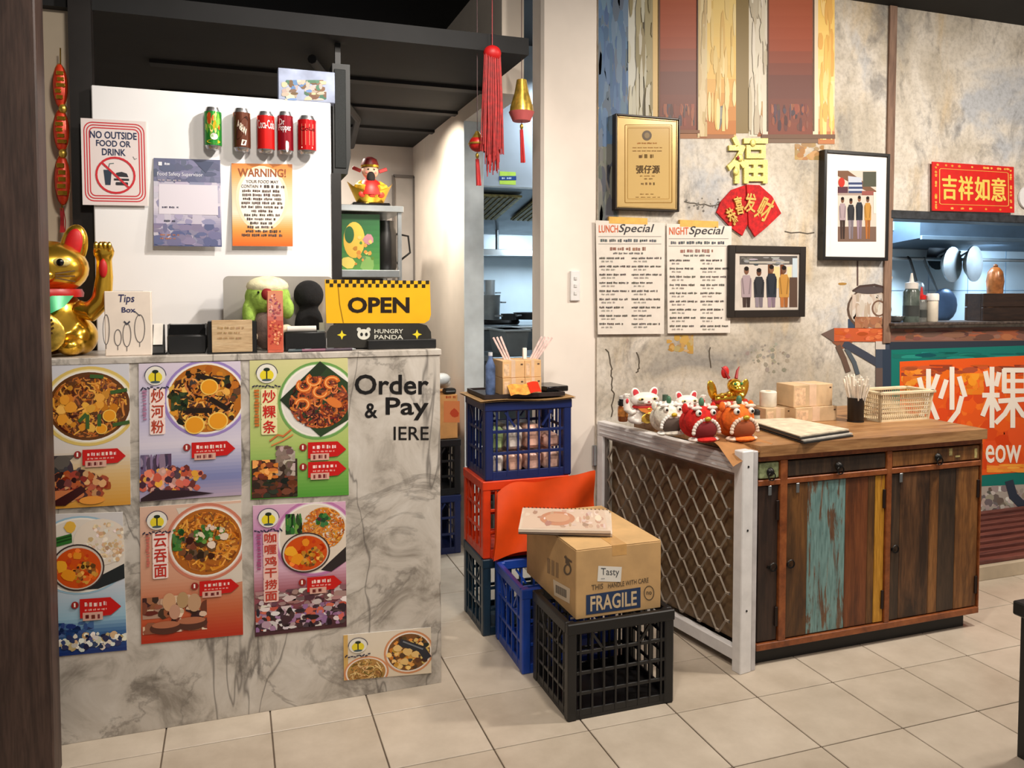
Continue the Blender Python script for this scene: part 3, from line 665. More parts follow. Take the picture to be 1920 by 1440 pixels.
def art4(Q, x0, y0, x1, y1):
    Q.grad(x0, y0, x1, y1, [(0, (206, 202, 202)), (.5, (196, 202, 212)), (.75, (150, 186, 206)), (.86, (60, 100, 150)), (1, (28, 48, 110))], 0)
    dish(Q, 150, 1042, 86, 70, (150, 184, 204), (222, 212, 200), rw=1.1)
    Q.poly([(130, 1110), (236, 1060), (236, 1090), (180, 1110)], (40, 44, 46), 3)
    Q.ell(188, 1018, 52, 46, (226, 212, 196), 4, 30); Q.scatter(198, 1020, 40, 40, [(222, 196, 160), (206, 170, 130), (232, 222, 208)], 120, 4, 4.5); Q.blob(132, 985, 13, (226, 178, 70), 5)
    for k in range(5): Q.line([(98, 1010 + k * 3), (132, 1002 + k * 3)], 6, [(50, 110, 46), (36, 70, 34)][k % 2], 5)
    curry(Q, 143, 1066, 50, 46, 6)
    arrow(Q, 145, 1128, 222, 1172)
    Q.strokes(98, 1172, 170, 1200, [(40, 66, 120), (70, 100, 150), (30, 46, 90)], 40, 8, 6, 2); Q.scatter(166, 1212, 66, 14, [(220, 214, 196), (236, 232, 222), (60, 70, 110), (30, 40, 70), (196, 170, 120)], 90, 6, 3)
    logo(Q, 75, 985)
def art5(Q, x0, y0, x1, y1):
    Q.grad(x0, y0, x1, y1, [(0, (216, 180, 160)), (.3, (214, 166, 142)), (.55, (206, 150, 122)), (.8, (190, 96, 60)), (1, (176, 46, 26))], 0); Q.poly([(330, 945), (455, 943), (455, 1100), (400, 1110)], (214, 202, 188), .6)
    dish(Q, 386, 1016, 66, 66, (200, 122, 98), (170, 98, 36), rw=1.17)
    Q.scatter(386, 1016, 62, 60, [(206, 120, 36), (226, 160, 70), (150, 84, 30), (120, 70, 40), (214, 140, 50)], 260, 5.5, 3, 1.3)
    Q.scatter(372, 1022, 34, 30, [(70, 46, 36), (90, 60, 44), (120, 76, 56)], 40, 7, 5); Q.scatter(388, 1000, 30, 16, [(60, 110, 46), (90, 140, 60), (214, 196, 170)], 40, 4.5, 6); Q.strokes(322, 985, 345, 1030, [(70, 120, 56), (40, 80, 40)], 24, 5, 6, 5); Q.blob(420, 1008, 9, (226, 204, 184), 7); Q.blob(395, 1022, 9, (230, 210, 190), 7)
    logo(Q, 294, 967); vtext(Q, '云吞面', 288, 992, 311, 1082, (190, 50, 40)); side(Q, 272, 992, 280, 1058, (196, 110, 96))
    Q.rect(265, 1122, 310, 1160, (176, 140, 120), 2); Q.strokes(265, 1118, 385, 1190, [(110, 60, 46), (60, 36, 34), (214, 180, 150), (150, 90, 66), (230, 206, 180)], 60, 11, 10, 3)
    for x, y, r in ((315, 1130, 18), (340, 1128, 16), (325, 1150, 15), (362, 1135, 18)): Q.ell(x, y, r * .7, r, jit((206, 164, 130), 24), 5)
    for x, y in ((308, 1180), (356, 1176)): Q.ell(x, y, 30, 13, (84, 50, 40), 6); Q.ell(x, y - 6, 26, 7, (176, 110, 80), 6.4)
    arrow(Q, 372, 1094, 446, 1128)
def art6(Q, x0, y0, x1, y1):
    Q.grad(x0, y0, x1, y1, [(0, (214, 170, 196)), (.3, (190, 130, 176)), (.5, (210, 170, 190)), (.7, (150, 80, 90)), (1, (70, 40, 46))], 0)
    dish(Q, 590, 1010, 66, 66, (186, 120, 168), (220, 206, 190), rw=1.16)
    Q.scatter(606, 992, 40, 42, [(206, 116, 40), (226, 150, 60), (176, 90, 36), (196, 130, 50)], 230, 4.5, 4, 1.3); Q.strokes(535, 960, 566, 1000, [(40, 76, 40), (60, 120, 52), (120, 160, 70), (36, 50, 34)], 40, 4, 12, 4); Q.scatter(605, 975, 12, 10, [(50, 110, 50), (36, 70, 40), (60, 34, 34)], 14, 5, 6)
    Q.poly([(600, 1075), (650, 1030), (650, 1060), (620, 1080)], (50, 44, 44), 3); curry(Q, 572, 1038, 46, 40, 7)
    logo(Q, 503, 966); vtext(Q, '咖喱鸡干捞面', 495, 994, 517, 1130, (186, 60, 46), (232, 190, 180)); side(Q, 480, 996, 489, 1070, (160, 80, 120))
    Q.strokes(476, 1108, 648, 1150, [(196, 180, 176), (120, 90, 90), (230, 220, 214), (90, 60, 66), (160, 120, 120)], 110, 10, 6, 3); Q.strokes(476, 1140, 648, 1186, [(216, 206, 206), (70, 50, 60), (176, 150, 160), (40, 30, 36), (190, 90, 70), (150, 110, 150)], 150, 8, 7, 4)
    arrow(Q, 574, 1088, 640, 1122)
def art7(Q, x0, y0, x1, y1):
    Q.grad(x0, y0, x1, y1, [(0, (222, 210, 192)), (1, (222, 206, 182))], 0); Q.rect(x0, y0, x0 + 8, y1, (206, 166, 96), 1)
    dish(Q, 766, 1226, 40, 40, (206, 140, 96), (120, 78, 40)); Q.scatter(766, 1226, 37, 36, [(60, 56, 60), (206, 150, 66), (230, 190, 110), (90, 60, 40), (214, 130, 50)], 120, 5, 4)
    Q.line([(752, 1204), (790, 1222), (800, 1240)], 15, (46, 48, 56), 6); Q.line([(756, 1202), (792, 1222)], 3, (120, 124, 132), 7)
    for x, y in ((745, 1215), (764, 1225), (778, 1232), (758, 1246)): Q.blob(x, y, 9, (230, 190, 120), 7)
    dish(Q, 686, 1262, 36, 30, (206, 136, 92), (176, 130, 70)); Q.scatter(686, 1262, 34, 28, [(206, 160, 90), (120, 96, 50), (150, 110, 60), (226, 190, 130)], 110, 4, 4, 1.2)
    logo(Q, 671, 1202, .9)
poster([(56, 680), (242, 674), (245, 946), (58, 957)], 'yellow menu poster of fried noodles with egg halves, upper row beside the timber post', art1)
poster([(260, 682), (451, 677), (453, 928), (262, 941)], 'lilac menu poster with a bowl of dark rice noodles and purple rim', art2)
poster([(468, 676), (652, 671), (654, 928), (470, 937)], 'green menu poster of fried rice cake strips with prawns on a leaf', art3)
poster([(48, 966), (230, 960), (238, 1219), (54, 1236)], 'blue menu poster with white rice and a small pot of curry', art4)
poster([(262, 951), (452, 938), (456, 1190), (265, 1208)], 'peach menu poster with a bowl of wonton noodles', art5)
poster([(474, 948), (648, 940), (650, 1175), (478, 1194)], 'pink menu poster with red curry pot and dry noodles', art6)
poster([(644, 1191), (808, 1176), (809, 1262), (645, 1276)], 'lowest small poster with two orange bowls near the floor', art7)

# ------------------------------------------------------------------ notices and cans on the white partition
def notice(name, q, label, art, off=.012, mat=None, cat='notice'):
    x0, y0, x1, y1 = q[0][0], q[0][1], q[2][0], q[2][1]
    t = thing(name, label, cat, on((x0 + x1) / 2, y1, 'y', YP - off))
    # sheet lifting away from the panel towards its lower corners
    def mp(x, y, l):
        a, b = (x - x0) / (x1 - x0), (y - y0) / (y1 - y0)
        u = (q[0][0] * (1 - a) + q[1][0] * a) * (1 - b) + (q[3][0] * (1 - a) + q[2][0] * a) * b
        v = (q[0][1] * (1 - a) + q[1][1] * a) * (1 - b) + (q[3][1] * (1 - a) + q[2][1] * a) * b
        return on(u, v, 'y', YP - .003 - off * b - l)
    g = B().grid(lambda a, b: mp(x0 + (x1 - x0) * a, y0 + (y1 - y0) * b, 0), 10, 10); part('sheet', g, mat or PAPER, t)
    Q = Print(mp, (x0, y0, x1, y1), .0003); art(Q); Q.build('print', t)
    return t
def nofood(Q):
    Q.rect(152, 220, 277, 386, (222, 210, 208), 0)
    for d in (0, 5, 10): Q.rrect(157 + d, 228 + d, 273 - d, 378 - d, 16 - d * .6, 2.2, (196, 52, 60), 1)
    N = (40, 52, 84)
    Q.text('NO OUTSIDE', 168, 244, 259, 258, N, 2, .02); Q.text('FOOD OR', 180, 261, 247, 273, N, 2, .02); Q.text('DRINK', 191, 277, 237, 290, N, 2, .02)
    Q.poly([(193, 318), (209, 318), (206, 347), (196, 347)], (50, 60, 76), 2); Q.line([(202, 318), (205, 306), (213, 305)], 1.6, (90, 110, 110), 2)
    Q.poly([(214, 330), (218, 323), (228, 321), (238, 324), (241, 331)], (50, 50, 56), 2); Q.rect(213, 334, 242, 338, (50, 50, 56), 2); Q.rrect(216, 341, 240, 347, 2, 0, (50, 50, 56), 2)
    Q.ring(216, 328, 37, 34, 4, (196, 44, 54), 3); Q.line([(190, 304), (242, 352)], 4, (196, 44, 54), 3); Q.line([(251, 291), (254, 296), (258, 294)], 1.2, (120, 120, 120), 2)
notice('no_food_sign', [(151, 221), (275, 228), (279, 386), (155, 384)], 'white sign with red border saying no outside food or drink', nofood, .008, None, 'sign')
def purple(Q):
    Q.grad(286, 294, 416, 464, [(0, (96, 100, 128)), (.18, (120, 122, 150)), (.27, (110, 112, 140)), (.3, (196, 190, 206)), (.55, (206, 200, 212)), (.75, (150, 146, 172)), (1, (74, 82, 120))], 0)
    Q.strokes(288, 340, 414, 460, [(178, 172, 192), (160, 156, 182), (190, 184, 200), (140, 140, 168)], 90, 12, 12, 1, 6); Q.strokes(288, 420, 414, 462, [(90, 96, 134), (112, 112, 146), (130, 124, 152)], 60, 12, 8, 2.3, 6); Q.strokes(288, 298, 414, 342, [(98, 102, 130), (118, 120, 148), (90, 96, 122)], 50, 12, 8, 1, 6)
    Q.poly([(364, 298), (404, 300), (388, 322)], (70, 78, 104), 3); Q.rect(297, 303, 304, 310, (226, 226, 232), 4); Q.words(309, 304, 320, 5, (214, 214, 224), 4)
    Q.text('Food Safety Supervisor', 295, 322, 382, 331, (226, 226, 236), 4); Q.words(296, 336, 340, 3, (180, 170, 180), 4, (5, 9))
    Q.rect(298, 345, 410, 402, (212, 206, 216), 3); Q.words(304, 387, 336, 4, (60, 60, 80), 4); Q.words(308, 413, 332, 4, (60, 60, 80), 4); Q.words(300, 440, 342, 3, (170, 110, 80), 4); Q.words(300, 447, 330, 3, (170, 110, 80), 4)
notice('safety_certificate', [(288, 296), (413, 300), (416, 463), (288, 461)], 'purple cloudy food safety certificate below the green can', purple, .02)
def warning(Q):
    Q.grad(434, 306, 550, 462, [(0, (206, 120, 50)), (.12, (222, 150, 80)), (.3, (232, 190, 150)), (.6, (236, 214, 190)), (.8, (232, 150, 70)), (1, (222, 96, 24))], 0)
    Q.ell(491, 372, 44, 56, (236, 226, 216), 1, 30); Q.ell(491, 372, 50, 62, (236, 208, 176), .7, 30)
    Q.text('WARNING!', 446, 315, 537, 331, (140, 70, 24), 3, .02)
    Q.text('YOUR FOOD MAY', 461, 337, 523, 343, (60, 50, 46), 3, .01); Q.text('CONTAIN', 452, 346, 484, 352, (60, 50, 46), 3, .01); Q.words(488, 346, 534, 6, (60, 50, 46), 3)
    for k, (a, b) in enumerate(((454, 531), (454, 529), (455, 529), (452, 531), (452, 531), (471, 515), (457, 527), (462, 518), (468, 510), (463, 513), (460, 528), (452, 530))): Q.words(a, 355 + k * 7.6, b, 5.4, (74, 60, 54), 3, (8, 18), 3)
notice('allergy_warning', [(434, 306), (548, 308), (549, 462), (436, 461)], 'orange allergy warning notice below the brown and red cans', warning, .02)
def can(x0, y0, x1, y1, base, label, art):
    cx, cy = (x0 + x1) / 2, (y0 + y1) / 2
    r = (on(x1, cy, 'y', YP - .035) - on(x0, cy, 'y', YP - .035)).length / 2 * .97
    c = on(cx, cy, 'y', YP - r - .003); zb = on(cx, y1, 'y', YP - r).z; ztp = on(cx, y0, 'y', YP - r).z
    t = thing('drink_can', label, 'can', (c.x, c.y, zb), 'drink cans stuck on the white partition')
    h = ztp - zb; al = M((200, 200, 202), .25, .9, .04, 20)
    part('can_body', B().lathe([(r * .72, 0), (r * .78, .002), (r, .012), (r, h - .014), (r * .82, h - .003), (r * .80, h), (r * .7, h - .002)], (c.x, c.y, zb), 28), al, t)
    part('tab', B().box((c.x, c.y, zb + h + .0005), (r * .5, r * .8, .0015)), al, t)
    def mp(x, y, l):
        a = max(-1.25, min(1.25, x)) * 1.35; q = r + .0004 + l
        return Vector((c.x - q * math.sin(-a), c.y - q * math.cos(a), zb + .012 + y * (h - .027)))
    Q = Print(mp, None, .00015)
    n = 18
    for i in range(n):
        for j in range(6): Q.rect(-1.25 + 2.5 * i / n, j / 6, -1.25 + 2.5 * (i + 1) / n, (j + 1) / 6, base, 0)
    art(Q); Q.build('can_print', t, INKM)
    part('tape', B().box((c.x, YP - .0015, zb + h / 2), (.012, .003, h * .5)), PAPER, t)
def c_green(Q):
    Q.scatter(0, .6, .7, .35, [(220, 180, 40), (200, 90, 30), (120, 190, 60), (240, 220, 120)], 26, .13, 2); Q.ell(.1, .25, .3, .1, (240, 238, 226), 4); Q.ell(.05, .1, .6, .06, (226, 200, 50), 3); Q.blob(-.3, .8, .2, (196, 80, 30), 4)
def c_brown(Q):
    Q.ell(0, .55, .62, .2, (60, 30, 20), 2, 20, .5); Q.text('A&W', -.42, .66, .42, .44, (236, 220, 200), 4, .02, .3, -.35); Q.poly([(-.1, .05), (.3, .05), (.4, .2), (0, .22)], (226, 216, 206), 3); Q.rect(-.9, .88, .9, 1, (176, 120, 80), 2)
def c_red(Q):
    Q.text('Coca-Cola', -.75, .86, .75, .60, (246, 240, 238), 4, .01, .25); Q.rect(-.9, .05, .9, .1, (150, 16, 18), 2); Q.rect(-.9, .9, .9, 1, (226, 90, 60), 2)
def c_dark(Q):
    Q.text('Dr', -.6, .9, -.1, .72, (240, 230, 230), 4, .01, .3); Q.text('Pepper', -.7, .74, .5, .5, (236, 220, 222), 4, .01, .3); Q.blob(.1, .12, .18, (226, 214, 214), 3)
def c_zero(Q):
    for x in (-.5, -.2, .1, .4): Q.rect(x, .15, x + .06, .85, (236, 130, 110), 2)
    Q.rect(-.9, .9, .9, 1, (120, 10, 14), 2); Q.text('Coke', -.6, .76, .6, .62, (90, 10, 12), 3, .01); Q.rect(-.5, .05, .4, .1, (246, 200, 190), 3)
can(383, 203, 416, 281, (44, 138, 52), 'green drink can with fruit print, first from the left on the partition', c_green)
can(437, 205, 470, 285, (92, 50, 34), 'brown drink can on the partition above the orange notice', c_brown)
can(482, 211, 515, 288, (206, 30, 28), 'bright red drink can with white script in the middle of the row', c_red)
can(520, 211, 550, 290, (130, 14, 30), 'dark maroon drink can between two red cans', c_dark)
can(558, 219, 593, 290, (192, 22, 26), 'red striped drink can, last on the right of the row', c_zero)

# ------------------------------------------------------------------ red and gold hanging string by the cream wall
YH = YP + .05
t = thing('hanging_charm', 'red and gold string of oval charms with red tassel at upper left', 'charm', on(115, 425, 'y', YH))
part('cord', B().tube([on(113, 90, 'y', YH), on(114, 250, 'y', YH), on(116, 395, 'y', YH)], .0022, 5), GOLD, t)
def oval(y0, y1, cx, w):
    c = on(cx, (y0 + y1) / 2, 'y', YH); hh = abs(on(cx, y0, 'y', YH).z - on(cx, y1, 'y', YH).z) / 2; ww = (on(cx + w, y0, 'y', YH).x - on(cx - w, y0, 'y', YH).x) / 2
    o = part('charm', B().ell(c, (ww, .014, hh), 18, 10), M((206, 60, 30), .35, .2, .12, 30), t)
    g = B(); 
    for k in range(5): g.box(c + Vector((random.uniform(-.2, .2) * ww, -.013, hh * (.55 - .27 * k))), (ww * random.uniform(.8, 1.2), .006, hh * .17), 0, .001)
    part('gold_glyph', g, GOLD, o); part('gold_edge', B().add([(c.x + ww * 1.02 * math.cos(a) + 0, c.y + dy, c.z + hh * 1.02 * math.sin(a)) for a in [6.283 * i / 24 for i in range(24)] for dy in (-.004, .004)], [(2 * i, 2 * ((i + 1) % 24), 2 * ((i + 1) % 24) + 1, 2 * i + 1) for i in range(24)]), GOLD, o)
oval(205, 285, 115, 15); oval(290, 385, 117, 15); oval(120, 203, 113, 14)
for y in (204, 288): part('bead', B().ell(on(118, y, 'y', YH - .005), (.012, .012, .016)), GOLD2, t)
tb_ = B()
for k in range(14): a = on(116 + random.uniform(-3, 3), 390, 'y', YH); e = on(118 + random.uniform(-5, 5), 436, 'y', YH); tb_.tube([a, (a + e) / 2 + Vector((random.uniform(-.003, .003), random.uniform(-.004, .004), 0)), e], .0018, 4)
part('tassel', tb_, DRED, t)
# ------------------------------------------------------------------ things on the order counter
def prng(x0, y0, x1, y1, Y, dep, zb=None):
    cx, cy = (x0 + x1) / 2, (y0 + y1) / 2
    a = Vector((on(x0, cy, 'y', Y).x, Y, on(cx, y1, 'y', Y).z if zb is None else zb)); b = Vector((on(x1, cy, 'y', Y).x, Y + dep, on(cx, y0, 'y', Y).z))
    return a, b
def RX(a): return Matrix.Rotation(a, 3, 'X')
def RY(a): return Matrix.Rotation(a, 3, 'Y')
def lucky_cat(name, label, loc, s, body, ear, bibm, collar, side=1, group=None, wd=1.0):
    """sitting beckoning cat, faces -Y; s = total height"""
    t = thing(name, label, 'figurine', loc, group); L = Vector(loc); V = lambda x, y, z: L + Vector((x * side, y, z)) * s
    b = B().ell(V(0, .02, .262), (.27 * s, .22 * s, .26 * s), 20, 12); b.ell(V(.17, -.12, .08), (.10 * s, .14 * s, .08 * s)); b.ell(V(-.17, -.12, .08), (.10 * s, .14 * s, .08 * s)); b.ell(V(.22, 0, .14), (.12 * s, .16 * s, .14 * s)); b.ell(V(-.22, 0, .14), (.12 * s, .16 * s, .14 * s))
    blend(part('body', b, body, t), .02 * s, 4)
    hd = B().ell(V(0, -.02, .66), (.29 * s, .22 * s, .21 * s), 22, 14); hd.ell(V(0, -.19, .60), (.10 * s, .07 * s, .06 * s)); head = part('head', hd, body, t)
    for k in (-1, 1):
        e = part('ear', B().ell(V(k * .185, .0, .83), (.095 * s, .05 * s, .17 * s), 16, 12, RY(.18 * k * side)), body, head)
        part('inner_ear', B().ell(V(k * .187, -.034, .84), (.062 * s, .024 * s, .125 * s), 14, 10, RY(.18 * k * side)), ear, head)
        part('eye', B().ell(V(k * .13, -.205, .70), (.065 * s, .03 * s, .035 * s), 14, 8), M((226, 206, 130), .3), head); part('pupil', B().ell(V(k * .13, -.232, .70), (.026 * s, .016 * s, .028 * s), 10, 6), GLOSSB, head)
        for q in (-1, 0, 1): part('whisker', B().tube([V(k * .10, -.245, .60 + .015 * q), V(k * .22, -.20, .60 + .04 * q)], .006 * s, 4), M((90, 60, 20), .5), head)
    part('nose', B().ell(V(0, -.262, .625), (.03 * s, .02 * s, .02 * s), 10, 6), DRED, head); part('mouth', B().tube([V(-.06, -.245, .565), V(-.03, -.255, .55), V(0, -.262, .57), V(.03, -.255, .55), V(.06, -.245, .565)], .008 * s, 5), DRED, head)
    part('collar', B().lathe([(.20 * s, -.03 * s), (.245 * s, -.03 * s), (.25 * s, 0), (.235 * s, .03 * s), (.19 * s, .03 * s)], V(0, -.02, .475), 24), collar, t); part('bell', B().ell(V(0, -.255, .43), (.04 * s, .04 * s, .04 * s)), GOLD2, t)
    part('bib', B().grid(lambda a, c: V((a - .5) * .42 * (1 - .25 * c), -.20 - .05 * c - .05 * (1 - (2 * a - 1) ** 2) - .01, .455 - c * (.17 - .09 * abs(2 * a - 1)) ), 10, 6), bibm, t)
    ar = B().tube([V(.20, -.06, .36), V(.30, -.08, .33), V(.38, -.08, .42), V(.40, -.07, .60), V(.40, -.07, .74)], [.07 * s, .08 * s, .075 * s, .062 * s, .055 * s], 12); ar.ell(V(.40, -.08, .79), (.075 * s, .065 * s, .08 * s))
    arm = blend(part('raised_arm', ar, body, t), .014 * s, 3); part('palm', B().ell(V(.40, -.135, .66), (.03 * s, .02 * s, .07 * s)), ear, arm)
    for k in range(4): part('toe', B().ell(V(.355 + .03 * k, -.125, .825), (.018 * s, .025 * s, .04 * s), 8, 6), body, arm)
    part('coin', B().ell(V(.0, -.29, .19), (.17 * s, .03 * s, .15 * s), 20, 8, RY(.5 * side)), GOLD2, t)
    for k in range(6): part('coin_line', B().box(V(.0, -.318, .11 + .032 * k), (.22 * s * (1 - .06 * abs(k - 2.5) ** 1.5), .012 * s, .012 * s), 0, 0, RY(-.5 * side)), M((70, 44, 14), .5), t)
    if wd != 1.0: t.scale = (wd, 1, 1)
    return t
cx = on(92, 650, 'y', 2.70)
lucky_cat('lucky_cat', 'golden beckoning cat statue on the counter, half hidden by the timber post', (cx.x, 2.70, ZC), .392, GOLD, RED, M((40, 150, 96), .3, .2, .08, 20), M((176, 22, 20), .4))

def tipbox():
    a, b = prng(196, 546, 284, 662, 2.61, .032, ZC); t = thing('tip_box', 'white cardboard tips box with handwriting beside the golden cat', 'box', ((a.x + b.x) / 2, 2.61, ZC))
    part('box_body', B().span(a, b, .002), M((232, 218, 204), .6, 0, .02, 20), t, False); part('coin_slot', B().span(((a.x + b.x) / 2 - .04, 2.622, b.z), ((a.x + b.x) / 2 + .04, 2.630, b.z + .0006)), BLACK, t, False)
    Q = Print(plane_map('y', 2.61), None, .0003); N = (52, 54, 96)
    Q.text('Tips', 221, 552, 252, 571, N, 1, .012, .1); Q.text('Box', 228, 576, 254, 586, N, 1, .02)
    for cx, cy, rx, ry in ((221, 633, 6.5, 15), (238, 628, 7.5, 22), (262, 616, 9.5, 26), (199, 618, 6, 28)):
        Q.ring(cx, cy, rx, ry, 1.4, (96, 92, 92), 1); Q.line([(cx, cy + ry), (cx, cy + ry + 8)], 1.4, (96, 92, 92), 1)
    Q.line([(233, 603), (238, 608), (243, 603)], 3, (70, 70, 80), 1); Q.line([(252, 583), (262, 592)], 1.6, (80, 80, 90), 1); Q.build('handwriting', t)
tipbox()
def dev():
    a, b = prng(284, 610, 306, 660, 2.62, .07, ZC); t = thing('card_stand', 'small black slanted stand beside the tips box', 'stand', ((a.x + b.x) / 2, 2.62, ZC))
    b_ = B().prism([(a.x, 2.62, ZC), (a.x, 2.70, ZC), (a.x, 2.69, b.z), (a.x, 2.67, b.z)], (b.x - a.x, 0, 0)); part('stand_body', b_, BLACK, t, False); part('foot', B().span((a.x - .004, 2.615, ZC), (b.x + .008, 2.71, ZC + .006), .001), GLOSSB, t, False)
    part('card', B().prism([(a.x + .003, 2.664, b.z), (a.x + .003, 2.668, b.z + .004), (a.x + .003, 2.634, ZC + .03), (a.x + .003, 2.63, ZC + .03)], (b.x - a.x - .006, 0, 0)), M((210, 205, 198), .5), t, False)
    a, b = prng(313, 609, 388, 660, 2.62, .11, ZC); t = thing('receipt_printer', 'black receipt printer with glossy lid on the counter', 'printer', ((a.x + b.x) / 2, 2.62, ZC))
    m = a.z + (b.z - a.z) * .66
    part('printer_body', B().span(a, (b.x, b.y, m), .005), BLACK, t); l = part('lid', B().prism([(a.x + .004, 2.628, m), (a.x + .004, b.y - .005, m), (a.x + .004, b.y - .01, b.z), (a.x + .004, 2.65, b.z)], (b.x - a.x - .008, 0, 0)), GLOSSB, t, False)
    for x in (a.x, b.x - .006): part('side_cheek', B().prism([(x, 2.62, a.z), (x, b.y, a.z), (x, b.y, b.z), (x, 2.645, b.z)], (.006, 0, 0)), BLACK, t, False)
    part('paper_slot', B().span((a.x + .015, 2.66, b.z), (b.x - .015, 2.664, b.z + .001)), M((200, 200, 200), .5), l, False)
    a, b = prng(397, 600, 473, 657, 2.60, .008, ZC + .004); t = thing('wooden_sign', 'small wooden notice plate in a black holder on the counter', 'sign', ((a.x + b.x) / 2, 2.60, ZC))
    part('plate', B().span(a, b, .001), wood('light_wood', (184, 150, 110), (202, 172, 132), (214, 188, 150), (6, 20, 50), .6), t, False); part('holder', B().span((a.x - .012, 2.609, ZC), (b.x + .014, 2.68, b.z - .004), .002), BLACK, t, False); part('holder_foot', B().span((a.x - .012, 2.59, ZC), (b.x + .014, 2.68, ZC + .004)), BLACK, t, False)
    Q = Print(plane_map('y', 2.60), None, .0003)
    Q.words(408, 612, 458, 5, (170, 138, 100), 1, (6, 12), 2); Q.words(408, 622, 450, 4, (170, 138, 100), 1, (6, 12), 2); Q.words(408, 632, 455, 4, (170, 138, 100), 1, (6, 12), 2); Q.build('engraving', t)
dev()
# silver back of a screen
a, b = prng(419, 518, 625, 652, 2.80, .018, ZC + .03); t = thing('till_screen', 'silver till screen with rounded corners behind the plush toys', 'screen', ((a.x + b.x) / 2, 2.80, ZC))
r = .018; P = []
for (cx_, cz, a0) in ((b.x - r, b.z - r, 0), (a.x + r, b.z - r, 90), (a.x + r, a.z + r, 180), (b.x - r, a.z + r, 270)):
    for i in range(6): q = math.radians(a0 + 18 * i); P.append((cx_ + r * math.cos(q), 2.80, cz + r * math.sin(q)))
part('screen_back', B().prism(P, (0, .018, 0)), M((196, 190, 182), .35, .6, .05, 6), t, False); part('screen_bezel', B().prism([(p[0] * 1.0, 2.8185, p[2]) for p in P], (0, .004, 0)), BLACK, t, False)
part('screen_stand', B().span(((a.x + b.x) / 2 - .05, 2.805, ZC), ((a.x + b.x) / 2 + .05, 2.83, a.z + .03), .004), STEEL, t, False)
# plush toys
c0 = on(502, 560, 'y', 2.70); t = thing('plush_toy', 'green and cream fuzzy plush toy between the till screen and red paper packet', 'toy', (c0.x, 2.70, ZC))
GP = M((150, 184, 78), .95, 0, .14, 40, .5); CP = M((232, 226, 186), .95, 0, .1, 40, .5)
bd = B().ell((c0.x, 2.70, ZC + .07), (.052, .05, .07)); blend(part('body', bd, M((110, 92, 84), .95, 0, .1, 40, .4), t), .006, 4)
hd = B().ell((c0.x, 2.70, on(502, 560, 'y', 2.7).z + .005), (.072, .055, .058)); hd.ell((c0.x - .058, 2.69, ZC + .12), (.022, .025, .05)); hd.ell((c0.x + .06, 2.69, ZC + .135), (.022, .025, .035)); h = blend(part('head', hd, GP, t), .005, 4)
part('fuzzy_top', B().ell((c0.x, 2.702, on(502, 535, 'y', 2.7).z - .004), (.066, .056, .034)), CP, h); part('mouth', B().ell((c0.x - .004, 2.652, on(505, 552, 'y', 2.66).z), (.018, .012, .02)), M((130, 20, 20), .8), h)
for k in (-1, 1): part('paw', B().ell((c0.x + k * .055, 2.665, ZC + .055 + .008 * k), (.022, .02, .022)), M((226, 206, 176), .9, 0, .08, 40, .4), t); part('eye', B().ell((c0.x + k * .03, 2.648, on(502, 548, 'y', 2.66).z), (.004, .004, .004), 8, 6), GLOSSB, h)
c0 = on(579, 570, 'y', 2.75); t = thing('plush_toy', 'black fuzzy round plush beside the yellow OPEN sign', 'toy', (c0.x, 2.75, ZC)); BP = M((16, 15, 16), .97, 0, .3, 40, .6)
bd = B().ell((c0.x, 2.75, ZC + .075), (.048, .045, .075)); bd.ell((c0.x, 2.75, on(579, 553, 'y', 2.75).z), (.05, .048, .05)); blend(part('body', bd, BP, t), .006, 4)
for k in (): part('ear', B().ell((c0.x + k * .034, 2.745, on(579, 527, 'y', 2.75).z), (.014, .01, .013)), BP, t)
part('name_tag', B().box((c0.x + .038, 2.698, ZC + .075), (.02, .002, .026)), M((196, 196, 176), .6), t, False)
# red paper packet
a, b = prng(501, 545, 531, 657, 2.585, .012, ZC); t = thing('paper_packet', 'tall red and pink printed paper packet standing at the counter edge', 'packet', ((a.x + b.x) / 2, 2.585, ZC))
part('packet_body', B().span(a, b, .002), M((200, 96, 74), .6, 0, .1, 30), t, False); Q = Print(plane_map('y', 2.585), None, .0003)
Q.grad(502, 546, 530, 656, [(0, (214, 140, 104)), (.4, (206, 130, 120)), (.55, (190, 80, 66)), (1, (206, 96, 70))], 0, 14); Q.scatter(516, 575, 12, 24, [(226, 170, 150), (180, 90, 90), (150, 80, 100)], 40, 2.2, 1.5); Q.scatter(516, 625, 12, 26, [(226, 130, 90), (170, 50, 46), (236, 160, 120)], 40, 2.4, 1.5); Q.build('print', t)
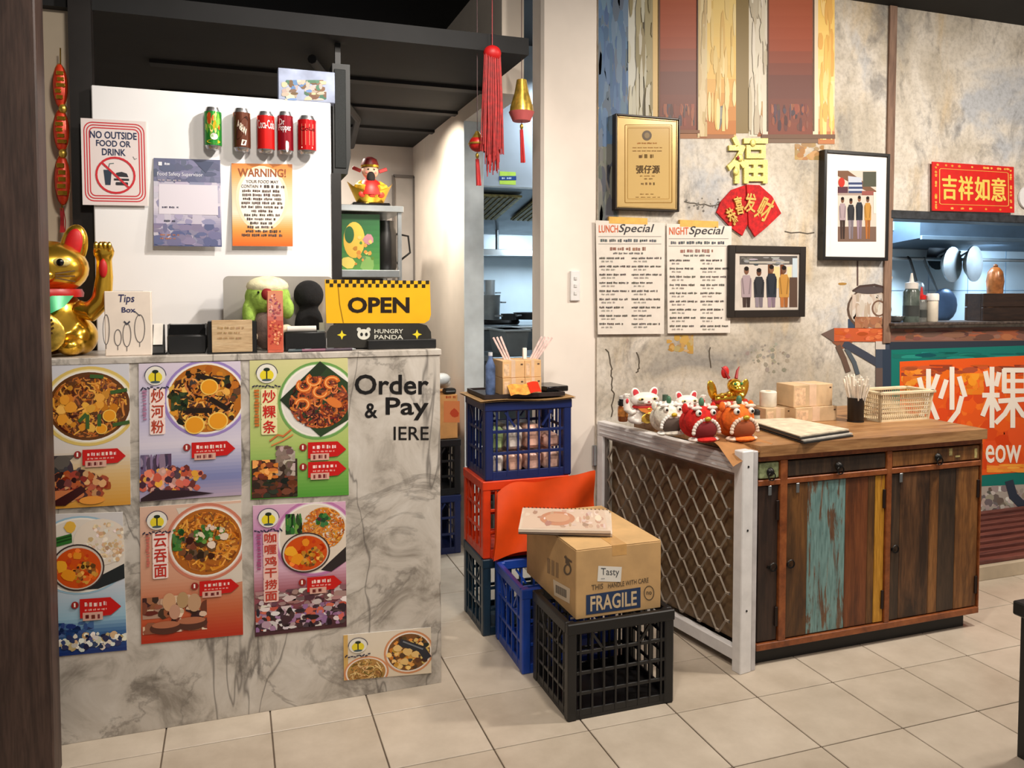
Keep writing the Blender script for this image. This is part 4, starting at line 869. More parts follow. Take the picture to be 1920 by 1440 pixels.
# small clutter
a, b = prng(533, 622, 612, 640, 2.612, .034, ZC + .012); t = thing('card_terminal', 'flat black card terminal behind the paper packet', 'terminal', ((a.x + b.x) / 2, 2.612, ZC)); part('terminal_body', B().span((a.x, a.y, ZC), b, .004), BLACK, t); part('paper_roll', B().cyl((a.x + .01, 2.634, b.z + .008), (b.x - .03, 2.634, b.z + .008), .01), M((214, 208, 200), .7), t)
part('display', B().span((b.x - .028, 2.616, b.z), (b.x - .004, 2.642, b.z + .003)), M((120, 124, 116), .3), t, False)
for i, (x0, x1, c, l) in enumerate(((540, 580, (40, 60, 66), 'teal black pen lying beside the red paper packet'), (566, 622, (120, 70, 92), 'pink barrelled pen lying in front of the card terminal'), (610, 660, (60, 40, 60), 'dark purple pen lying by the OPEN sign base'))):
    p, q = on(x0, 652, 'y', 2.585 + .004 * i), on(x1, 648, 'y', 2.592 + .004 * i); p.z = q.z = ZC + .005; t = thing('pen', l, 'pen', p, 'pens on the counter'); part('barrel', B().cyl(p, q, .0045, None, 8), M(c, .3), t); part('tip', B().cyl(q, q + (q - p).normalized() * .012, .004, .001, 8), STEEL, t); part('clip', B().box((p * .8 + q * .2) + Vector((0, 0, .005)), (.02, .002, .0015)), STEEL, t, False)
# OPEN sign
Ys = 2.64; t = thing('open_sign', 'yellow and black OPEN sign on the counter', 'sign', on(710, 655, 'y', Ys))
P = [(609, 524), (806, 527), (808, 590), (805, 600), (796, 606), (612, 606)]
part('board', B().prism([on(u, v, 'y', Ys) for u, v in P], (0, .006, 0)), M((226, 172, 20), .4, 0, .03, 10), t, False)
P = [(613, 640), (613, 622), (620, 611), (634, 607), (786, 606), (800, 610), (808, 622), (810, 652), (613, 652)]
part('base_panel', B().prism([on(u, v, 'y', Ys) for u, v in P], (0, .006, 0)), M((50, 48, 44), .3, 0, .1, 12), t, False)
a, b = prng(690, 637, 818, 654, Ys - .025, .05, ZC); part('base_bar', B().span(a, b, .002), BLACK, t, False)
part('stand', B().span((a.x - .12, Ys + .006, ZC), (b.x - .02, Ys + .05, ZC + .006)), BLACK, t, False)
Q = Print(plane_map('y', Ys), None, .0003)
for k in range(27):
    for j in range(2):
        if (k + j) % 2 == 0: Q.rect(611 + k * 7.2, 524.5 + j * 7 + k * .06, 611 + k * 7.2 + 6.6, 531 + j * 7 + k * .06, (44, 36, 20), 1)
Q.build('checker_strip', t); Q = Print(plane_map('y', Ys), None, .0003)
Q.text('OPEN', 652, 557, 768, 587, (36, 26, 18), 1, .035); Q.line([(634, 535), (637, 570), (644, 606)], 1.6, (150, 110, 20), 1); Q.build('open_lettering', t); Q = Print(plane_map('y', Ys), None, .0003)
for x, y in ((641, 628), (782, 627)):
  Q = Print(plane_map('y', Ys), None, .0003); Q.poly([(x, y - 9), (x + 2.5, y - 2.5), (x + 9, y), (x + 2.5, y + 2.5), (x, y + 9), (x - 2.5, y + 2.5), (x - 9, y), (x - 2.5, y - 2.5)], (226, 206, 50), 1); Q.build('star_emblem', t)
Q = Print(plane_map('y', Ys), None, .0003); Q.text('HUNGRY', 702, 617, 756, 625, (206, 204, 190), 1, .015); Q.text('PANDA', 702, 628, 756, 636, (206, 204, 190), 1, .015); Q.build('base_lettering', t); Q = Print(plane_map('y', Ys), None, .0003)
Q.ell(682, 627, 12, 10, (214, 212, 200), 1); Q.ell(673, 618, 4, 4, (200, 198, 188), .8); Q.ell(691, 618, 4, 4, (200, 198, 188), .8); Q.ell(678, 627, 2.6, 3.4, (40, 40, 38), 2); Q.ell(687, 627, 2.6, 3.4, (40, 40, 38), 2)
Q.build('emblem', t)

# ------------------------------------------------------------------ black speaker and printed box above the partition
a, b = prng(624, 120, 657, 326, YP + .07, .2); t = thing('wall_speaker', 'black wedge speaker hanging at the end of the white partition', 'speaker', (b.x, YP + .1, a.z))
P = [(a.x, a.y, a.z), (b.x - .012, a.y, a.z), (b.x, a.y, a.z + .06), (b.x, a.y, b.z), (a.x, a.y, b.z)]; part('cabinet', B().prism(P, (0, .2, 0)), M((16, 18, 18), .5, 0, .1, 9), t, False); part('grille', B().span((a.x + .006, a.y - .004, a.z + .02), (b.x - .016, a.y, b.z - .02), .002), M((18, 22, 22), .7, .2, .3, 200), t, False); part('bracket', B().span((a.x + .02, a.y + .08, b.z), (a.x + .04, a.y + .1, 2.236)), BLACK, t, False)
a, b = prng(520, 140, 640, 196, YP + .06, .16, on(580, 186, 'y', YP).z + .0); zt_ = on(500, 184, 'y', YP).z; t = thing('printed_box', 'colourful printed carton standing on top of the white partition', 'box', ((a.x + b.x) / 2, YP, zt_))
part('carton', B().span((a.x, YP + .001, zt_), (b.x - .03, YP + .05, b.z), .002), M((150, 160, 186), .6, 0, .15, 12), t, False); Q = Print(plane_map('y', YP + .001), None, .0003); Q.strokes(528, 150, 612, 188, [(96, 130, 176), (70, 110, 90), (176, 160, 150), (206, 190, 160), (120, 90, 70)], 60, 8, 6, 1); Q.build('print', t)

# ------------------------------------------------------------------ shelf unit at the end of the passage
YS = 4.25; a, b = prng(600, 384, 757, 396, YS, .5); t = thing('steel_shelf', 'steel shelf unit at the end of the passage', 'shelf', (a.x, YS, 0))
part('shelf_top', B().span(a, b, .003), STEEL, t, False); a2, b2 = prng(600, 506, 750, 520, YS, .5); part('shelf_board', B().span(a2, b2, .003), STEEL, t, False)
part('back_board', B().span((a.x, YS + .5, .2), (b.x, YS + .51, a.z)), M((70, 60, 56), .6, .2, .2, 5), t, False)
for x in (a.x + .01, b.x - .03):
    for y in (YS + .01, YS + .47): part('leg', B().span((x, y, 0), (x + .02, y + .02, a.z)), STEEL, t, False)
ZS = b.z
a3, b3 = prng(641, 402, 712, 506, YS + .03, .12, b2.z + .001); t = thing('green_box', 'green printed gift box with yellow and pink shapes on the shelf', 'box', ((a3.x + b3.x) / 2, YS + .03, b2.z)); part('carton', B().span(a3, b3, .002), M((46, 104, 60), .5, 0, .12, 9), t, False)
Q = Print(plane_map('y', YS + .03), (641, 402, 712, 506), .0004); Q.grad(641, 402, 712, 506, [(0, (36, 76, 46)), (.5, (50, 110, 60)), (1, (84, 140, 70))], 0, 10); Q.ell(664, 450, 20, 34, (206, 170, 70), 1); Q.ell(655, 440, 9, 16, (40, 90, 54), 2); Q.blob(690, 448, 11, (170, 120, 130), 2); Q.blob(652, 492, 14, (214, 196, 100), 2); Q.blob(690, 495, 16, (120, 160, 90), 1.5); Q.scatter(680, 470, 24, 30, [(220, 190, 110), (190, 130, 60), (90, 130, 70)], 16, 4, 3); Q.build('print', t)
a4, b4 = prng(714, 412, 735, 506, YS + .06, .2, b2.z + .001); t = thing('storage_jar', 'dark handled jug beside the green gift box on the shelf', 'jug', ((a4.x + b4.x) / 2, YS + .1, b2.z)); c = Vector(((a4.x + b4.x) / 2 + .01, YS + .12, b2.z)); part('jug_body', B().lathe([(.05, 0), (.058, .02), (.058, .2), (.045, .24), (.045, .27)], c, 18), M((24, 22, 22), .35), t); part('handle', B().tube([c + Vector((.055, -.01, .20)), c + Vector((.12, -.01, .19)), c + Vector((.13, -.01, .10)), c + Vector((.055, -.01, .04))], .006, 6), BLACK, t)
t = thing('leaning_board', 'grey framed board leaning on the far wall behind the shelf', 'board', on(757, 520, 'y', 5.07)); a, b = prng(738, 330, 776, 530, 5.05, .03); part('panel', B().span(a, b, .003), M((176, 170, 164), .6, 0, .05, 6), t, False)
for (x0, x1, z0, z1) in ((a.x - .01, a.x + .006, a.z, b.z), (b.x - .006, b.x + .01, a.z, b.z), (a.x, b.x, b.z - .012, b.z + .006)): part('frame_bar', B().span((x0, 5.04, z0), (x1, 5.05, z1)), M((110, 104, 100), .5), t, False)
# wealth god figurine
def deity(loc, s):
    t = thing('deity_figurine', 'red and gold wealth god figurine sitting in a gold ingot on the shelf', 'figurine', loc); L = Vector(loc); V = lambda x, y, z: L + Vector((x, y, z)) * s
    part('plinth', B().span(V(-.36, -.2, 0), V(.36, .2, .09), .006), GLOSSB, t, False)
    ing = B()
    ing.grid(lambda a, b_: V(math.sin((a - .5) * math.pi) * (.22 + .16 * b_) * 1.15, -math.cos((a - .5) * math.pi) * (.16 + .07 * b_), .09 + b_ * (.22 + .18 * abs(math.sin((a - .5) * math.pi)) ** 3)), 14, 6)
    ing.grid(lambda a, b_: V(math.sin((a - .5) * math.pi) * (.22 + .16 * b_) * 1.15, math.cos((a - .5) * math.pi) * (.16 + .07 * b_), .09 + b_ * (.22 + .18 * abs(math.sin((a - .5) * math.pi)) ** 3)), 14, 6)
    part('ingot', ing, GOLD, t)
    for k in (-.18, 0, .18): part('flower', B().ell(V(k, -.225 + abs(k) * .25, .24), (.07 * s, .02 * s, .06 * s), 12, 6), M((190, 50, 24), .5, .1, .2, 60), t)
    part('robe', B().lathe([(.26 * s, 0), (.26 * s, .1 * s), (.2 * s, .24 * s), (.09 * s, .32 * s)], V(0, 0, .24), 18), M((186, 30, 26), .5, 0, .15, 40), t)
    for k in (-1, 1): part('sleeve', B().tube([V(k * .16, -.02, .46), V(k * .25, -.1, .38), V(k * .12, -.2, .36)], [.07 * s, .08 * s, .06 * s], 10), M((222, 170, 50), .4, .3, .2, 40), t)
    hd = part('head', B().ell(V(0, -.02, .70), (.16 * s, .14 * s, .15 * s)), M((226, 182, 158), .5), t); part('beard', B().ell(V(0, -.13, .575), (.08 * s, .05 * s, .12 * s), 12, 8), M((26, 20, 20), .8), hd)
    for k in (-1, 1):
        part('eye', B().ell(V(k * .055, -.148, .72), (.02 * s, .012 * s, .018 * s), 8, 6), GLOSSB, hd); part('cheek', B().ell(V(k * .08, -.125, .665), (.03 * s, .02 * s, .025 * s), 8, 6), M((222, 130, 120), .6), hd); part('hat_wing', B().box(V(k * .25, 0, .73), (.17 * s, .03 * s, .07 * s), 0, .01 * s, RY(-.35 * k)), M((170, 40, 40), .5), t)
    part('hat', B().lathe([(.165 * s, 0), (.17 * s, .06 * s), (.13 * s, .16 * s), (.06 * s, .2 * s)], V(0, 0, .77), 16), M((110, 20, 20), .5, 0, .2, 40), t); part('hat_band', B().lathe([(.172 * s, -.02 * s), (.176 * s, .02 * s)], V(0, 0, .79), 16), GOLD, t)
fx = on(694, 382, 'y', YS + .16); deity((fx.x, YS + .16, ZS), .285)
# ------------------------------------------------------------------ ornaments hanging in the doorway
def charm(cx, top, y0, y1, ty0, ty1, label, Y, body, shape):
    t = thing('lantern_charm', label, 'ornament', on(cx, ty1, 'y', Y), 'hanging charms in the doorway')
    p = on(cx, y0, 'y', Y); part('string', B().tube([(p.x, Y, 2.72), (p.x, Y, p.z)], .0016, 5), M((80, 50, 50), .6), t)
    c = on(cx, (y0 + y1) / 2, 'y', Y); hh = (on(cx, y0, 'y', Y).z - on(cx, y1, 'y', Y).z) / 2
    if shape == 'ball':
        part('ball', B().ell((c.x, Y, c.z - hh * .25), (hh * .8, hh * .8, hh * .75)), M((176, 30, 26), .4, .1, .2, 60), t); part('gold_cap', B().lathe([(hh * .6, 0), (hh * .35, hh * .4), (hh * .15, hh * .75)], (c.x, Y, c.z + hh * .2), 14), GOLD2, t); part('gold_band', B().tor((c.x, Y, c.z - hh * .25), hh * .8, hh * .1), GOLD2, t)
    else:
        part('gold_bell', B().lathe([(hh * .75, -hh), (hh * .7, -hh * .6), (hh * .45, hh * .2), (hh * .3, hh)], c, 14), GOLD2, t); part('red_skirt', B().lathe([(hh * .55, -hh * 1.5), (hh * .8, -hh * .95)], c, 14), M((190, 90, 90), .6), t)
    e = on(cx + 3, ty1, 'y', Y); q = on(cx, ty0, 'y', Y); part('bead', B().ell((q.x, Y, q.z + .012), (.007, .007, .012)), GOLD2, t); tb = B()
    for k in range(12): o = Vector((random.uniform(-.008, .008), random.uniform(-.006, .006), 0)); tb.tube([q + o * .6, e + o], .0026, 4)
    part('tassel', tb, RED, t); part('thread', B().tube([(c.x, Y, c.z - hh), q], .0012, 4), DRED, t)
charm(895, 190, 245, 285, 298, 348, 'small red and gold ball charm with tassel, left of the big red tassel', 3.0, None, 'ball')
charm(978, 178, 150, 212, 243, 305, 'gold bell charm with red tassel, right of the big red tassel', 3.0, None, 'bell')
YT = 2.95; p = on(923, 178, 'y', YT); t = thing('red_tassel', 'large red silk tassel hanging in the doorway', 'ornament', on(920, 335, 'y', YT))
part('string', B().tube([(p.x, YT, 2.72), (p.x, YT, on(923, 95, 'y', YT).z)], .002, 5), DRED, t); kt = B().ell(on(923, 100, 'y', YT), (.035, .03, .03)); part('knot', kt, RED, t)
tb = B(); RS = M((150, 8, 8), .6, 0, .2, 60)
for k in range(150):
    a = random.uniform(0, 6.283); q = math.sqrt(random.random()); x = q * math.cos(a); y = q * math.sin(a); yy = random.triangular(270, 340, 300) if abs(x) < .6 else random.uniform(268, 290)
    p0 = on(923 + x * 15, 100, 'y', YT + y * .02); p1 = on(923 + x * 19, 190, 'y', YT + y * .025); p2 = on(923 + x * 19 + random.uniform(-3, 3), yy, 'y', YT + y * .025); tb.tube([p0, p1, p2], .0022, 4)
part('fringe', tb, RS, t)

# ------------------------------------------------------------------ kitchen seen through the doorway
YHD = 4.35
hb = B(); z0 = on(960, 352, 'y', YHD).z
hd = thing('range_hood', 'stainless steel range hood over the kitchen bench', 'hood', (2.0, YHD, z0))
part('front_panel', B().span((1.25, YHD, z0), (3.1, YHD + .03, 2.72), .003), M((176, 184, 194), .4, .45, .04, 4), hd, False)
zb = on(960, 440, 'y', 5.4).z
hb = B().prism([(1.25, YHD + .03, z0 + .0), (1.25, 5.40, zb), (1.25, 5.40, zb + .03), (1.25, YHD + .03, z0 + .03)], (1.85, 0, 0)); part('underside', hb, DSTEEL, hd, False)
dz = (zb - z0) / (5.40 - YHD)
FIL = M((120, 112, 70), .5, .4, .35, 30)
for k in range(5):
    x = 1.36 + k * .36
    o = part('filter', B().prism([(x, YHD + .12, z0 + dz * .12 - .004), (x + .26, YHD + .12, z0 + dz * .12 - .004), (x + .26, YHD + .62, z0 + dz * .62 - .004), (x, YHD + .62, z0 + dz * .62 - .004)], (0, 0, -.012)), FIL, hd, False)
    f = B()
    for j in range(7): f.prism([(x + .01 + j * .035, YHD + .13, z0 + dz * .13 - .016), (x + .025 + j * .035, YHD + .13, z0 + dz * .13 - .016), (x + .025 + j * .035, YHD + .61, z0 + dz * .61 - .016), (x + .01 + j * .035, YHD + .61, z0 + dz * .61 - .016)], (0, 0, -.006))
    part('filter_baffle', f, M((92, 86, 56), .5, .5, .2, 30), o, False)
a, b = prng(937, 322, 967, 346, YHD - .0015, .0015); st = part('sticker', B().span(a, b), M((176, 206, 74), .5), hd, False); Q = Print(plane_map('y', YHD - .0015), None, .0004); Q.rect(936, 330, 968, 338, (36, 66, 130), 1); Q.words(941, 332, 963, 4, (190, 206, 226), 2); Q.build('sticker_print', hd)
part('edge_strip', B().span((1.25, YHD - .006, z0 - .004), (3.1, YHD, z0 + .006)), STEEL, hd, False)
ks = thing('kitchen_shelf', 'long steel wall shelf under the range hood', 'shelf', (2.2, 5.3, on(960, 480, 'y', 5.3).z)); a, b = prng(860, 468, 1080, 480, 5.2, .24); part('shelf_board', B().span((1.25, 5.2, a.z), (3.4, 5.44, b.z), .003), STEEL, ks, False)
for x in (1.55, 2.1, 2.65): part('bracket', B().prism([(x, 5.44, a.z), (x, 5.24, a.z), (x, 5.44, a.z - .12)], (.012, 0, 0)), STEEL, ks, False)
part('pipe', B().cyl((on(932, 430, 'y', 5.3).x, 5.3, b.z), (on(932, 430, 'y', 5.3).x, 5.3, zb + .05), .012), DSTEEL, ks)
kb = thing('cooking_range', 'dark steel cooking range below the hood', 'stove', (2.2, 4.9, 0)); zk = on(960, 610, 'y', 4.9).z
part('range_body', B().span((1.3, 4.75, 0), (3.2, 5.42, zk - .02), .004), DSTEEL, kb, False); part('range_top', B().span((1.28, 4.73, zk - .02), (3.2, 5.43, zk), .003), STEEL, kb, False)
for k in range(4): part('range_knob', B().cyl((1.55 + k * .3, 4.745, zk - .12), (1.55 + k * .3, 4.71, zk - .12), .025), BLACK, kb)
for k in range(3): part('burner', B().tor((1.65 + k * .45, 5.0, zk + .02), .12, .018), M((24, 24, 25), .6, .3), kb)
def pot(label, cx, y0, y1, hw, Y, mat, zbase, lid=True):
    r = abs(on(cx + hw, y1, 'y', Y).x - on(cx - hw, y1, 'y', Y).x) / 2; c = on(cx, y1, 'y', Y); h = max(.04, on(cx, y0, 'y', Y).z - zbase)
    t = thing('cooking_pot', label, 'pot', (c.x, Y, zbase), 'pots on the kitchen range'); part('pot_body', B().lathe([(r * .9, 0), (r * .95, .01), (r, h * .9), (r * 1.05, h), (r * .98, h), (r * .9, h * .85)], (c.x, Y, zbase), 20), mat, t)
    for k in (-1, 1): part('handle', B().tube([(c.x + k * r, Y - .03, zbase + h * .7), (c.x + k * (r + .04), Y, zbase + h * .7), (c.x + k * r, Y + .03, zbase + h * .7)], .006, 6), STEEL, t)
    return t
pot('dented steel stock pot at the left of the kitchen range', 920, 553, 607, 17, 4.95, M((150, 156, 158), .4, .7, .1, 9), zk + .038); pot('tall narrow steel canister on the shelf end of the kitchen range', 918, 525, 556, 10, 5.3, STEEL, zk + .001); pot('black wok pan on the right of the kitchen range', 995, 586, 607, 30, 4.9, BLACK, zk + .038)
for i, (x, c) in enumerate(((953, (46, 46, 48)),)): pot('low black pan on the middle of the kitchen range' if i else 'low dark grey pan beside the stock pot', x, 596, 612, 13, 4.82, M(c, .5, .2), zk + .038)
# low prep bench with tray near the doorway
t = thing('prep_bench', 'low dark kitchen bench with grey tub behind the chopstick boxes', 'bench', (1.75, 4.3, 0)); zp = on(960, 665, 'y', 4.2).z
part('bench_top', B().span((1.3, 4.05, zp - .03), (2.6, 4.5, zp), .003), DSTEEL, t, False)
for x in (1.32, 2.55):
    for y in (4.08, 4.45): part('leg', B().span((x, y, 0), (x + .03, y + .03, zp - .03)), STEEL, t, False)
part('bench_shelf', B().span((1.32, 4.08, .3), (2.56, 4.48, .32)), DSTEEL, t, False)
a, b = prng(948, 618, 992, 668, 4.1, .3, zp); t = thing('grey_tub', 'grey plastic tub on the low kitchen bench', 'tub', ((a.x + b.x) / 2, 4.1, zp)); part('tub_body', B().prism([(a.x + .02, 4.1, zp), (b.x - .02, 4.1, zp), (b.x, 4.1, b.z), (a.x, 4.1, b.z)], (0, .3, 0)), M((96, 104, 108), .5), t, False); part('tub_rim', B().span((a.x - .01, 4.09, b.z - .012), (b.x + .01, 4.41, b.z), .002), M((130, 138, 142), .5), t, False)

# ------------------------------------------------------------------ light switch on the pillar
a, b = prng(1070, 508, 1088, 564, YW - .012, .0118); t = thing('light_switch', 'white light switch plate on the pillar', 'switch', ((a.x + b.x) / 2, YW - .012, a.z)); part('plate', B().span(a, b, .002), WHITEPAINT, t, False)
for k in range(3): part('rocker', B().box(((a.x + b.x) / 2, YW - .0135, a.z + (b.z - a.z) * (.25 + .25 * k)), (.013, .004, .014), 0, .001), M((214, 212, 210), .4), t, False)

# ------------------------------------------------------------------ crates
CM = {}
def crate(label, loc, size, col, group, rz=0.0, nv=7, nh=3, name='plastic_crate'):
    w, d, h = size; t = thing(name, label, 'crate', loc, group); del ORG[t.name]; t.rotation_euler.z = rz
    mat = M(col, .38, 0, .05, 20)
    key = (size, nv, nh)
    if key not in CM:
        g = {}; th = .012
        b = B().span((-w / 2, -d / 2, 0), (w / 2, d / 2, .012)); g['base'] = b.mesh('base')
        r = B()
        for (x0, y0, x1, y1) in ((-w / 2 - .006, -d / 2 - .006, w / 2 + .006, -d / 2 + .014), (-w / 2 - .006, d / 2 - .014, w / 2 + .006, d / 2 + .006), (-w / 2 - .006, -d / 2 + .014, -w / 2 + .014, d / 2 - .014), (w / 2 - .014, -d / 2 + .014, w / 2 + .006, d / 2 - .014)): r.span((x0, y0, h - .035), (x1, y1, h), .003)
        g['rim'] = r.mesh('rim')
        p = B().box((0, 0, h / 2), (.032, .032, h - .002), 0, .004); g['corner_post'] = p.mesh('corner_post')
        for nm, L in (('x', w), ('y', d)):
            s = B(); n = nv if nm == 'x' else max(4, nv - 2)
            for k in range(nh + 1):
                z = .012 + (h - .05) * k / nh; s.box((0, 0, z + .006), (L - .03, .007, .012 if k else .03), 0, .0015)
            for k in range(1, n): s.box((-L / 2 + L * k / n, 0, h / 2 - .01), (.0065, .009, h - .045))
            for sg in (-1, 1):       # diagonal ribs
                s.box((sg * L * .22, 0, h - .07), (.008, .007, .07), 0, 0, RY(.6 * sg))
            g['grille_' + nm] = s.mesh('side_grille')
        CM[key] = g
    g = {k: m.copy() for k, m in CM[key].items()}
    link('base', g['base'], mat, t, False); link('rim', g['rim'], mat, t, False)
    for x in (-1, 1):
        for y in (-1, 1): o = link('corner_post', g['corner_post'], mat, t, False); o.location = (x * (w / 2 - .012), y * (d / 2 - .012), 0)
    for y in (-1, 1): o = link('side_grille', g['grille_x'], mat, t, False); o.location = (0, y * (d / 2 - .004), 0)
    for x in (-1, 1): o = link('side_grille', g['grille_y'], mat, t, False); o.location = (x * (w / 2 - .004), 0, 0); o.rotation_euler.z = math.pi / 2
    return t
HC = .298; GR_ = 'stacked crates beside the doorway'
S1 = (.345, .262, HC)
XA = .885 + S1[0] / 2; YA = 2.868 + S1[1] / 2
crate('dark teal crate at the bottom of the tall stack', (XA, YA, 0), S1, (24, 48, 66), GR_, .0)
crate('orange red crate in the middle of the tall stack', (XA, YA, HC + .001), S1, (212, 58, 18), GR_, .0)
crate('navy blue crate on top of the tall stack, holding wrapped packs', (XA + .01, YA, 2 * HC + .002), (.345, .262, .30), (18, 34, 88), GR_, .0, 8, 3)
crate('bright blue crate on the floor under the orange net sack', (.925 + .345 / 2, 2.53 + .31 / 2, 0), (.345, .31, HC), (26, 66, 160), GR_, -.02)
crate('black crate under the fragile carton', (.945 + .185, 2.205 + .145, 0), (.36, .295, .305), (18, 18, 20), GR_, .0, 9, 4)
crate('navy crate at the bottom of the stack behind the counter', (.89, 3.98, 0), (.34, .28, HC), (22, 36, 84), 'crates behind the counter')
crate('black crate below the printed carton behind the counter', (.89, 3.98, HC + .001), (.34, .28, .28), (20, 22, 26), 'crates behind the counter')
zz = HC * 2 - .016; t = thing('printed_carton', 'orange printed carton on the crates behind the counter', 'box', (.9, 3.85, zz)); part('carton', B().span((.72, 3.86, zz), (1.055, 4.1, zz + .22), .002), M((206, 150, 90), .7, 0, .08, 12), t, False)
Q = Print(plane_map('y', 3.86), None, .0005); Q.rect(832, 752, 862, 792, (214, 130, 80), 1); Q.blob(852, 775, 9, (190, 70, 40), 2); Q.words(836, 742, 860, 5, (190, 90, 50), 2); Q.build('print', t)
t = thing('plastic_bag', 'crumpled clear white plastic bag on the printed carton', 'bag', (.98, 3.95, zz + .22)); bb = B(); 
for k in range(7): bb.ell((.93 + random.uniform(-.06, .08), 3.95 + random.uniform(-.05, .05), zz + .25 + random.uniform(0, .05)), (.05, .05, .03), 9, 6)
blend(part('bag_skin', bb, M((206, 212, 216), .25, 0, .05, 20), t), .012, 2); t = thing('black_pouch', 'flat black pouch on the printed carton', 'pouch', (1.0, 3.9, zz + .221)); part('pouch_body', B().box((1.02, 3.89, zz + .235), (.06, .05, .03), .2, .008), BLACK, t); part('zip', B().box((1.02, 3.864, zz + .237), (.05, .003, .004), .2), STEEL, t)
# packs inside the navy crate
PK = [(206, 196, 190), (226, 176, 160), (120, 140, 96), (214, 168, 150), (196, 190, 186), (140, 160, 110), (220, 170, 156), (110, 120, 100)]
z1 = 2 * HC + .02; n = 0
for j in range(2):
    for i in range(4):
        x = XA - .115 + i * .078; hh = (.085, .10)[j]; z = z1 + j * .09
        if j == 1 and i == 3: hh = .06
        o = part('wrapped_pack', B().box((x, YA - .02, z + hh / 2 - .004), (.066, .17, hh - .01), 0, .012), M(PK[(i * 3 + j * 5) % 8], .3, 0, .2, 30), None)
        tag(o, ['pale pink wrapped pack', 'greenish wrapped pack'][j] + ' in the navy crate, %s in its %s row' % (('first from the left', 'second from the left', 'third from the left', 'last on the right')[i], ('lower', 'upper')[j]), 'pack', 'packs in the navy crate')
# cardboard lid, tray, chopstick boxes on top
zl = 2 * HC + .302; t = tag(part('cardboard_lid', B().grid(lambda a, b: Vector((XA - .19 + .39 * a, YA - .15 + .30 * b, zl + .006 + .004 * math.sin(a * 7))), 12, 3).grid(lambda a, b: Vector((XA - .19 + .39 * a, YA - .15 + .30 * b, zl + .0015 + .003 * math.sin(a * 7))), 12, 3), M((150, 116, 72), .8, 0, .15, 14), None), 'wavy brown cardboard sheet covering the navy crate', 'cardboard')
def loop_lid():
    b = B(); P = [(XA - .165, YA - .12), (XA + .165, YA - .12), (XA + .165, YA + .12), (XA - .165, YA + .12)]
    return b.prism([(x, y, zl + .011) for x, y in P], (0, 0, .008))
t = thing('black_tray', 'flat black serving tray under the chopstick boxes', 'tray', (XA, YA, zl + .01)); part('tray_base', loop_lid(), M((40, 30, 28), .5, 0, .2, 20), t, False)
for (x0, y0, x1, y1) in ((-.165, -.12, .165, -.112), (-.165, .112, .165, .12), (-.165, -.112, -.157, .112), (.157, -.112, .165, .112)): part('tray_rim', B().span((XA + x0, YA + y0, zl + .019), (XA + x1, YA + y1, zl + .026)), M((40, 30, 28), .5, 0, .2, 20), t, False)
zt2 = zl + .0195; BW = M((214, 172, 122), .7, 0, .06, 14)
def carton_box(label, x0, x1, y, z0, h, d, group, name='chopstick_box', marks=True, mat=None):
    t = thing(name, label, 'box', ((x0 + x1) / 2, y, z0), group); part('carton', B().span((x0, y, z0), (x1, y + d, z0 + h), .0015), mat or BW, t, False)
    part('tape', B().span((x0 + .4 * (x1 - x0), y - .0004, z0 + .002), (x0 + .58 * (x1 - x0), y + d, z0 + h + .0006)), M((222, 190, 160), .35, 0, .05, 20), t, False)
    part('print_mark', B().span((x1 - .016, y - .0006, z0 + h - .018), (x1 - .007, y, z0 + h - .012)), M((90, 66, 50), .7), t, False); part('print_panel', B().span((x0 + .006, y - .0005, z0 + .008), (x0 + .3 * (x1 - x0), y, z0 + h - .012)), M((222, 186, 150), .6, 0, .12, 60), t, False)
    return t
yb = YA - .105; xs = [XA - .087, XA + .004, XA + .073]
for j in range(2):
    for i in range(2): carton_box(('lower', 'upper')[j] + ' %s chopstick carton on the crate stack' % ('left', 'right')[i], xs[i], xs[i + 1] - .001, yb + .004 * j, zt2 + .067 * j, .066, .12, 'chopstick cartons on the crate stack')
t = thing('sauce_packet', 'red and white snack packet lying against the lower cartons', 'packet', (XA, yb - .03, zt2)); part('packet_body', B().grid(lambda a, b: Vector((XA - .07 + .12 * a, yb - .045 + .042 * b, zt2 + .004 + .035 * b + .01 * a + .004 * math.sin(9 * a))), 8, 4), M((226, 150, 70), .3, 0, .2, 60), t); part('red_end', B().grid(lambda a, b: Vector((XA + .01 + .045 * a, yb - .046 + .042 * b, zt2 + .0125 + .035 * b + .004 * math.sin(6 + 3 * a))), 4, 4), M((206, 50, 26), .3), t)
def sticks(label, x0, y0, n, lean, z):
    for k in range(n):
        bx = x0 + k * .012; o = part('wrapped_chopsticks', B().box((bx + lean * .04, y0, z + .03), (.008, .004, .13), 0, .001, RY(lean + .05 * k)), M((226, 196, 190), .5, 0, .12, 50), None); tag(o, label, 'chopsticks', 'wrapped chopsticks in the cartons')
sticks('paper wrapped chopsticks leaning left out of the upper left carton', XA - .055, yb + .06, 3, -.5, zt2 + .134); sticks('paper wrapped chopsticks leaning right out of the upper right carton', XA + .045, yb + .06, 4, .5, zt2 + .134)
t = tag(part('paper_napkin', B().box((XA + .02, yb + .05, zt2 + .156), (.016, .01, .045), 0, .002), PAPER), 'white folded napkin standing in the upper right carton', 'napkin')
t = tag(part('black_folder', B().box((XA + .145, YA + .0, zt2 + .012), (.10, .14, .022), .15, .003), GLOSSB), 'small stack of black folders at the right of the tray', 'folder')
t = thing('water_bottle', 'clear blue labelled bottle beside the chopstick cartons', 'bottle', (XA - .115, yb + .06, zt2)); part('bottle_body', B().lathe([(.018, 0), (.02, .01), (.02, .11), (.008, .14), (.008, .15)], (XA - .118, yb + .06, zt2), 14), M((90, 110, 150), .15, 0, .2, 30), t); part('cap', B().cyl((XA - .118, yb + .06, zt2 + .15), (XA - .118, yb + .06, zt2 + .163), .009), M((210, 214, 220), .4), t)

